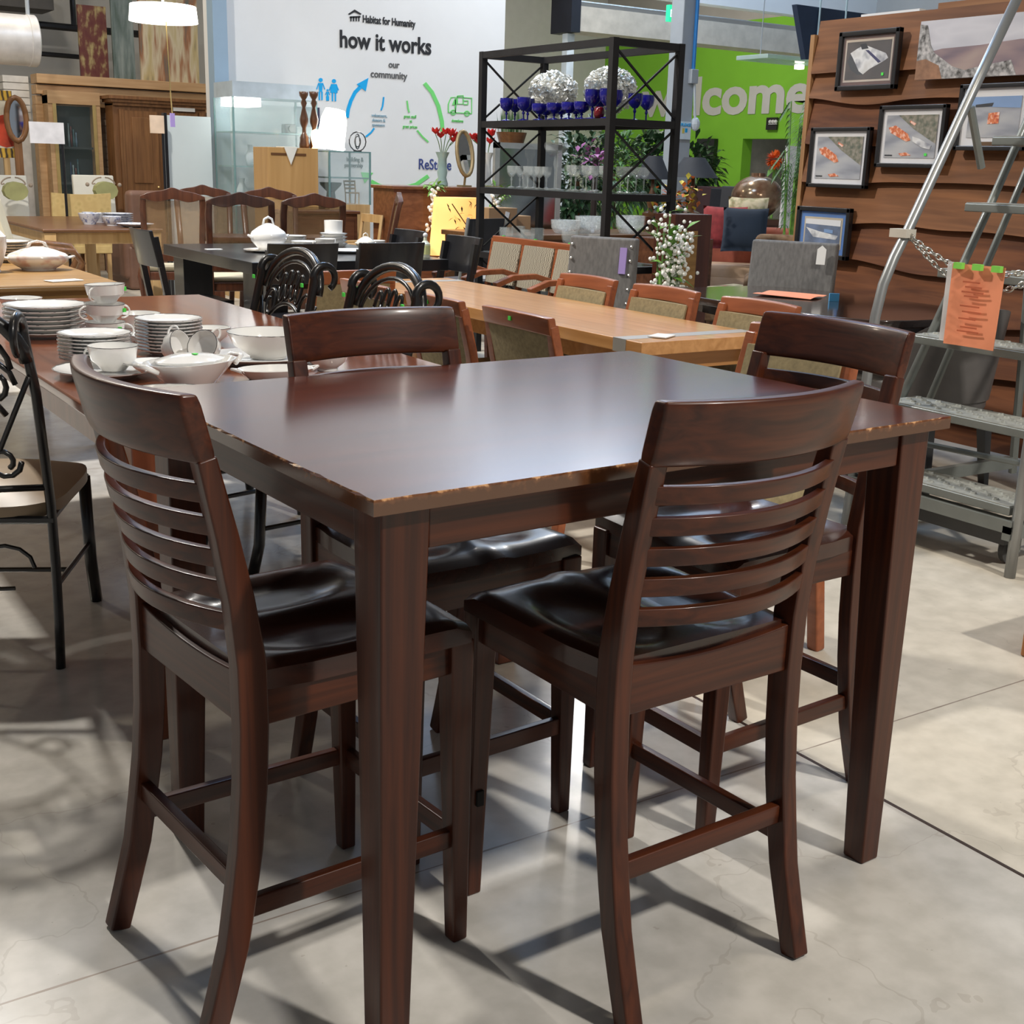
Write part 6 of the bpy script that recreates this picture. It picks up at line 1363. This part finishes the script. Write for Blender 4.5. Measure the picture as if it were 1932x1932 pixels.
p = at(1462, 300, v=10.3); rnd = random.Random(10)
t = thing('orange_flower_stake', 'bright orange tufted flower on a green stem above the bronze urn', 'flower', (p.x, 10.3, 0)); mb = MB()
for k in range(120): d = Vector((rnd.gauss(0, 1), rnd.gauss(0, 1), rnd.gauss(0, 1))).normalized(); mb.leaf((d.x * .03, d.y * .03, p.z + d.z * .03), d, .085, .045, .1)
mb.build('blossom', mat('vivid_orange', (.85, .14, .01), .6, var=.2, scale=30), t); MB().tube([(0, 0, 0), (.02, 0, p.z * .6), (0, 0, p.z - .03)], .016, 6).leaf((0, 0, p.z - .08), (-1, -.2, -.7), .16, .07).leaf((0, 0, p.z - .08), (.6, -.2, -.8), .14, .07).box(-.1, .1, -.1, .1, 0, .03).build('stem', LG, t)
t = thing('potted_palm', 'tall drooping palm at the left edge of the plank wall', 'plant', (at(1506, 250, v=7.6).x, 7.6, 0)); rnd = random.Random(15); mb, tk = MB(), MB()
zp = at(1500, 190, v=7.6).z
for k in range(13):
    an = rnd.uniform(1.6, 4.9); hh = zp * (1 - .05 * (k % 7)); L_ = rnd.uniform(.12, .26); P = [Vector((.02 * math.cos(an), .02 * math.sin(an), .3)), Vector((.06 * math.cos(an), .06 * math.sin(an), hh * .8)), Vector((L_ * .5 * math.cos(an), L_ * .5 * math.sin(an), hh)), Vector((L_ * math.cos(an), L_ * math.sin(an), hh - .14))]
    tk.tube([tuple(q) for q in P], .006, 5)
    for j in range(18):
        f_ = .25 + .75 * j / 18; i_ = min(2, int(f_ * 3)); q = P[i_].lerp(P[i_ + 1], f_ * 3 - i_)
        for s in (-1, 1): mb.leaf(q, (s * -math.sin(an) + .3 * math.cos(an), s * math.cos(an) + .3 * math.sin(an), -.3), .11, .011, .3)
mb.build('fronds', MG, t); tk.build('stalks', LG, t); MB().lathe([(0, 0), (.12, 0), (.16, .3), (.14, .3), (0, .26)], 16).build('pot', mat('dark_pot', (.05, .04, .035), .6), t)
q = at(1490, 400, v=8.7); o = MB().box(q.x - .10, q.x + .10, 8.7, 8.73, .3, at(1490, 275, v=8.7).z).box(q.x - .13, q.x + .13, 8.6, 8.83, 0, .3).build('printed_screen', pattern('white_floral_print', [(.66, .66, .64), (.72, .72, .70), (.40, .40, .42)], 'noise', 9, .7)); tag(o, 'white printed screen between the bronze urn and the palm', 'screen')

# ================================================================ sofas and cabinet left of the plank wall
RUST = mat('rust_sofa_fabric', (.36, .10, .06), .85, var=.15, scale=12); TANF = mat('tan_sofa_fabric', (.46, .32, .22), .85, var=.1)
t = thing('sofa', 'tan and rust sofa with cushions before the bronze urn', 'sofa', (8.05, 8.40, 0), R(136))
MB().box(-.55, .55, -.36, .36, .16, .46).build('base', TANF, t, bevel=.03); MB().box(-.55, .55, -.40, -.20, .3, .86).build('backrest', RUST, t, bevel=.06, seg=4)
for s in (-1, 1): MB().box(s * .58, s * .42, -.36, .38, .16, .62).build('arm', TANF, t, bevel=.06, seg=4)
MB().box(-.42, .42, -.20, .36, .42, .54).build('seat_cushion', TANF, t, bevel=.03); legs4(t, -.5, .5, -.3, .3, .16, .04, .05, BRNW)
FLOR = pattern('floral_cushion', [(.62, .54, .36), (.60, .50, .32), (.30, .28, .14), (.45, .18, .12)], 'noise', 12, .85)
def cushion(label, px, py, v, sz, m, rz=0, tilt=-.3, cat='cushion'):
    p = at(px, py, v=v)
    f = lambda sg: (lambda s, q: ((s - .5) * sz * (1 - .10 * (2 * q - 1) ** 2 * 0 + .06 * (2 * q - 1) ** 2), sg * .075 * (max(0, 1 - abs(2 * s - 1) ** 2.5) * max(0, 1 - abs(2 * q - 1) ** 2.5)) ** .6, (q - .5) * sz * (1 + .06 * (2 * s - 1) ** 2)))
    o = MB().slab(f(-1), f(1), 12, 12).build('cushion', m, smooth=True); o.location = (p.x, v, p.z); o.rotation_euler = (tilt, 0, rz); tag(o, label, cat, None); return o
cushion('dark red cushion on the sofa, left of the navy one', 1366, 430, 8.42, .37, mat('red_cushion', (.26, .03, .03), .85, var=.3, scale=14), -.76)
cushion('navy cushion on the sofa beside the dark red one', 1405, 434, 8.10, .37, mat('navy_cushion', (.010, .019, .034), .85, var=.1), -.76)
cushion('pale floral cushion behind the navy cushion', 1410, 410, 8.42, .34, FLOR, -.76, -.2)
FUR = pattern('brown_plush', [(.11, .055, .022), (.22, .12, .055), (.30, .18, .09)], 'noise', 14, .9)
p = at(1465, 430, v=5.75)
t = thing('plush_armchair', 'brown plush armchair with floral seat, at the foot of the plank wall', 'armchair', (6.75, 6.55, 0), R(136))
MB().box(-.30, .30, -.36, -.20, .2, .90).build('backrest', FUR, t, bevel=.05, seg=4); MB().box(-.28, .28, -.24, .26, 0, .44).build('base', FUR, t, bevel=.03)
for s in (-1, 1): MB().box(s * .36, s * .24, -.30, .30, .14, .62).build('arm', FUR, t, bevel=.05, seg=4)
MB().box(-.23, .23, -.21, -.13, .44, .80).build('back_cushion', FLOR, t, bevel=.04, seg=4); MB().box(-.23, .23, -.2, .28, .42, .54).build('seat_cushion', FLOR, t, bevel=.03)
p = at(1398, 520, z=.44)
t = thing('ottoman', 'pale floral ottoman in front of the sofa', 'ottoman', (4.72, 5.62, 0), .3)
t.location = (p.x * .9, p.y * .9, 0)
MB().box(-.22, .22, -.20, .20, .16, .36).build('base', FUR, t, bevel=.02); MB().box(-.23, .23, -.21, .21, .34, .44).build('cushion', FLOR, t, bevel=.035, seg=4); legs4(t, -.18, .18, -.16, .16, .16, .03, .04, BRNW)
t = thing('dark_cabinet', 'dark red-brown cabinet standing behind the white flowers', 'cabinet', (4.98, 5.93 + .45, 0))
a, b = at(1275, 405, v=6.0), at(1344, 405, v=6.0); hx = (b.x - a.x) / 2 ; t.location = ((a.x + b.x) / 2, 6.0, 0)
OXB = wood('oxblood_wood', (.045, .012, .007), (.09, .025, .013), .4, 'Z', 3, .3)
MB().box(-hx, hx, 0, .20, .04, b.z).build('carcass', OXB, t, bevel=.004); MB().box(-hx + .02, hx - .12, -.012, 0, .10, b.z - .10).build('door', GOLDW, t); MB().box(-hx + .02, hx - .02, .02, .18, 0, .04).build('plinth', OXB, t)
# white flower arrangement
p = at(1262, 490, v=5.66); rnd = random.Random(21)
t = thing('white_flower_plant', 'tall white blossom arrangement between the two grey chairs', 'plant', (p.x, 5.66, 0)); lf, fl, st = MB(), MB(), MB()
for k in range(7):
    x, y, zt2 = rnd.uniform(-.11, .11), rnd.uniform(-.08, .08), rnd.uniform(.75, 1.16); q0, q1 = Vector((x * .2, y * .2, .3)), Vector((x, y, zt2)); st.tube([tuple(q0), tuple(q0.lerp(q1, .5) + Vector((x * .2, 0, .03))), tuple(q1)], .006, 5)
    for j in range(9):
        q = q0.lerp(q1, .25 + .75 * j / 8); lf.leaf(q, (rnd.uniform(-1, 1), rnd.uniform(-1, 1), rnd.uniform(-.2, 1)), .12, .055, .2)
        for i in range(6): fl.ball((q.x + rnd.gauss(0, .035), q.y - .03 + rnd.gauss(0, .03), q.z + rnd.gauss(0, .03)), rnd.uniform(.008, .0145), 4)
lf.build('leaves', LG, t); fl.build('blossoms', WF, t); st.build('stems', mat('flower_stem', (.12, .22, .06), .6), t)
MB().lathe([(0, 0), (.10, 0), (.12, .30), (.10, .32), (0, .28)], 16).build('pot', mat('dark_pot', (.05, .04, .035), .6), t, smooth=2)

# ================================================================ dark table with grey chairs
GRY = mat('grey_linen', (.16, .155, .15), .9, var=.2, scale=70, stretch=(1, 1, .3), bump=.1); NAIL = mat('steel_nail', (.6, .58, .55), .25, metal=.9)
LTH = mat('grey_leather', (.13, .12, .115), .42, var=.12)
t = thing('dark_oval_table', 'dark glossy rounded table with an orange sheet, in front of the plank wall', 'table', (4.52, 4.22, 0))
DTW = wood('dark_gloss_wood', (.030, .018, .014), (.06, .036, .028), .10, 'X', 2, .8)
sup = lambda a, b, n=44: [(a * math.copysign(abs(math.cos(2 * math.pi * k / n)) ** .55, math.cos(2 * math.pi * k / n)), b * math.copysign(abs(math.sin(2 * math.pi * k / n)) ** .55, math.sin(2 * math.pi * k / n))) for k in range(n)]
MB().prism(sup(.47, .74), .715, .75).build('table_top', DTW, t, bevel=.006); MB().prism(sup(.36, .63), .66, .715).build('apron', DTW, t)
for y in (-.26, .26): MB().lathe([(0, 0), (.16, 0), (.16, .04), (.05, .10), (.07, .3), (.05, .66), (0, .66)], 16, (0, y, 0)).build('pedestal', DTW, t, smooth=2)
def sheet(name, label, cat, c, sx, sy, m, rz): o = MB().slab(lambda s, q: ((s - .5) * sx, (q - .5) * sy, .003 + .006 * abs(math.sin(4 * s + q))), lambda s, q: ((s - .5) * sx, (q - .5) * sy, .0045 + .006 * abs(math.sin(4 * s + q))), 8, 8).build(name, m); o.location = c; o.rotation_euler = (0, 0, rz); tag(o, label, cat); return o
p = at(1490, 558, z=.752); sheet('orange_sheet', 'orange paper sheet lying flat on the dark glossy table', 'paper', (p.x, p.y, .7505), .22, .30, mat('orange_paper', (.88, .31, .16), .6, var=.06, scale=6), .4)
p = at(1573, 568, z=.752); o = MB().box(-.024, .024, -.005, .005, 0, .038).build('blue_tag', mat('sky_blue_card', (.10, .42, .80), .6)); o.location = (p.x, p.y, .7505); o.rotation_euler = (0, 0, -.5); tag(o, 'small bright blue card standing on the dark glossy table', 'card')
p = at(1195, 452, z=1.0)
c1 = parsons('grey high-backed chair with a purple tag, left of the white flowers', (p.x - .25, p.y + .06, 0), R(122), .36, 1.0, GRY, BLK, NAIL, 'grey chairs around the dark table', 'grey_chair')
MB().at((-.12, -.218, .90), rx=.12).box(-.018, .018, -.004, .004, -.075, .055).build('price_tag', PURP, c1)
p = at(1500, 458, z=.98)
c2 = parsons('grey high-backed chair with a white tag, before the blue-matted picture', (p.x - .20, p.y - .10, 0), math.pi / 2 + .5, .47, .985, GRY, BLK, None, 'grey chairs around the dark table', 'grey_chair')
MB().at((-.165, -.19, .925), rx=.12).prism([(-.024, -.05), (.024, -.05), (.024, .03), (0, .05), (-.024, .03)], -.004, .0, 'xz').build('price_tag', PAPER, c2)
def tub(label, loc, rz):
    t = thing('grey_tub_chair', label, 'chair', loc, rz, 'grey leather tub chairs')
    ang = lambda s: math.pi * (1.0 + s)
    MB().slab(lambda s, q: (.27 * math.cos(ang(s)), .02 + .27 * math.sin(ang(s)) - .05 * q, .42 + q * (.40 - .16 * abs(2 * s - 1) ** 2)), lambda s, q: (.225 * math.cos(ang(s)), .02 + .225 * math.sin(ang(s)) - .05 * q, .42 + q * (.40 - .16 * abs(2 * s - 1) ** 2)), 18, 5).build('backrest', LTH, t, smooth=2)
    MB().prism([(.26 * math.cos(ang(k / 12)), .02 + .26 * math.sin(ang(k / 12))) for k in range(13)] + [(.26, .27), (-.26, .27)], .36, .50).build('seat', LTH, t, bevel=.03)
    for s in (-1, 1):
        for k in range(7): MB().ball((s * .275, .025 - .05 * k / 7, .44 + .25 * k / 7), .008, 5).build('nail_head', NAIL, t)
        MB().taper((s * .21, .22, 0), (s * .20, .20, .36), (.03, .03), (.06, .06)).build('leg', BLK, t); MB().taper((s * .20, -.20, 0), (s * .19, -.16, .36), (.03, .03), (.05, .05)).build('leg', BLK, t)
    return t
tub('grey leather tub chair with nail trim, seen through the ladder at the right edge', (5.08, 2.90, 0), .35)
tub('grey leather tub chair tucked at the near side of the dark table, behind the ladder', (4.50, 3.50, 0), 0)
p = at(1284, 548, z=.70)
o = MB().lathe([(0, 0), (.15, 0), (.15, .02), (.03, .05), (.025, .60), (.14, .64), (.165, .67), (.16, .70), (.10, .712), (0, .715)], 24).build('black_stool', BLK, smooth=2); o.location = (p.x, p.y, 0); tag(o, 'round black glossy pedestal stool before the white flowers', 'stool')
# furniture corner at the right edge
p = at(1914, 1236, z=0)
t = thing('orange_wood_chest', 'corner of an orange-brown wooden chest at the right edge of the view', 'chest', (p.x + .38, p.y - .30, 0))
OW = wood('orange_wood', (.30, .11, .03), (.42, .17, .05), .4, 'Z', 3, .2)
MB().box(-.37, .37, -.29, .29, 0, .20).build('carcass', OW, t, bevel=.006); MB().box(-.38, .38, -.30, .30, .20, .22).build('top', OW, t, bevel=.004)
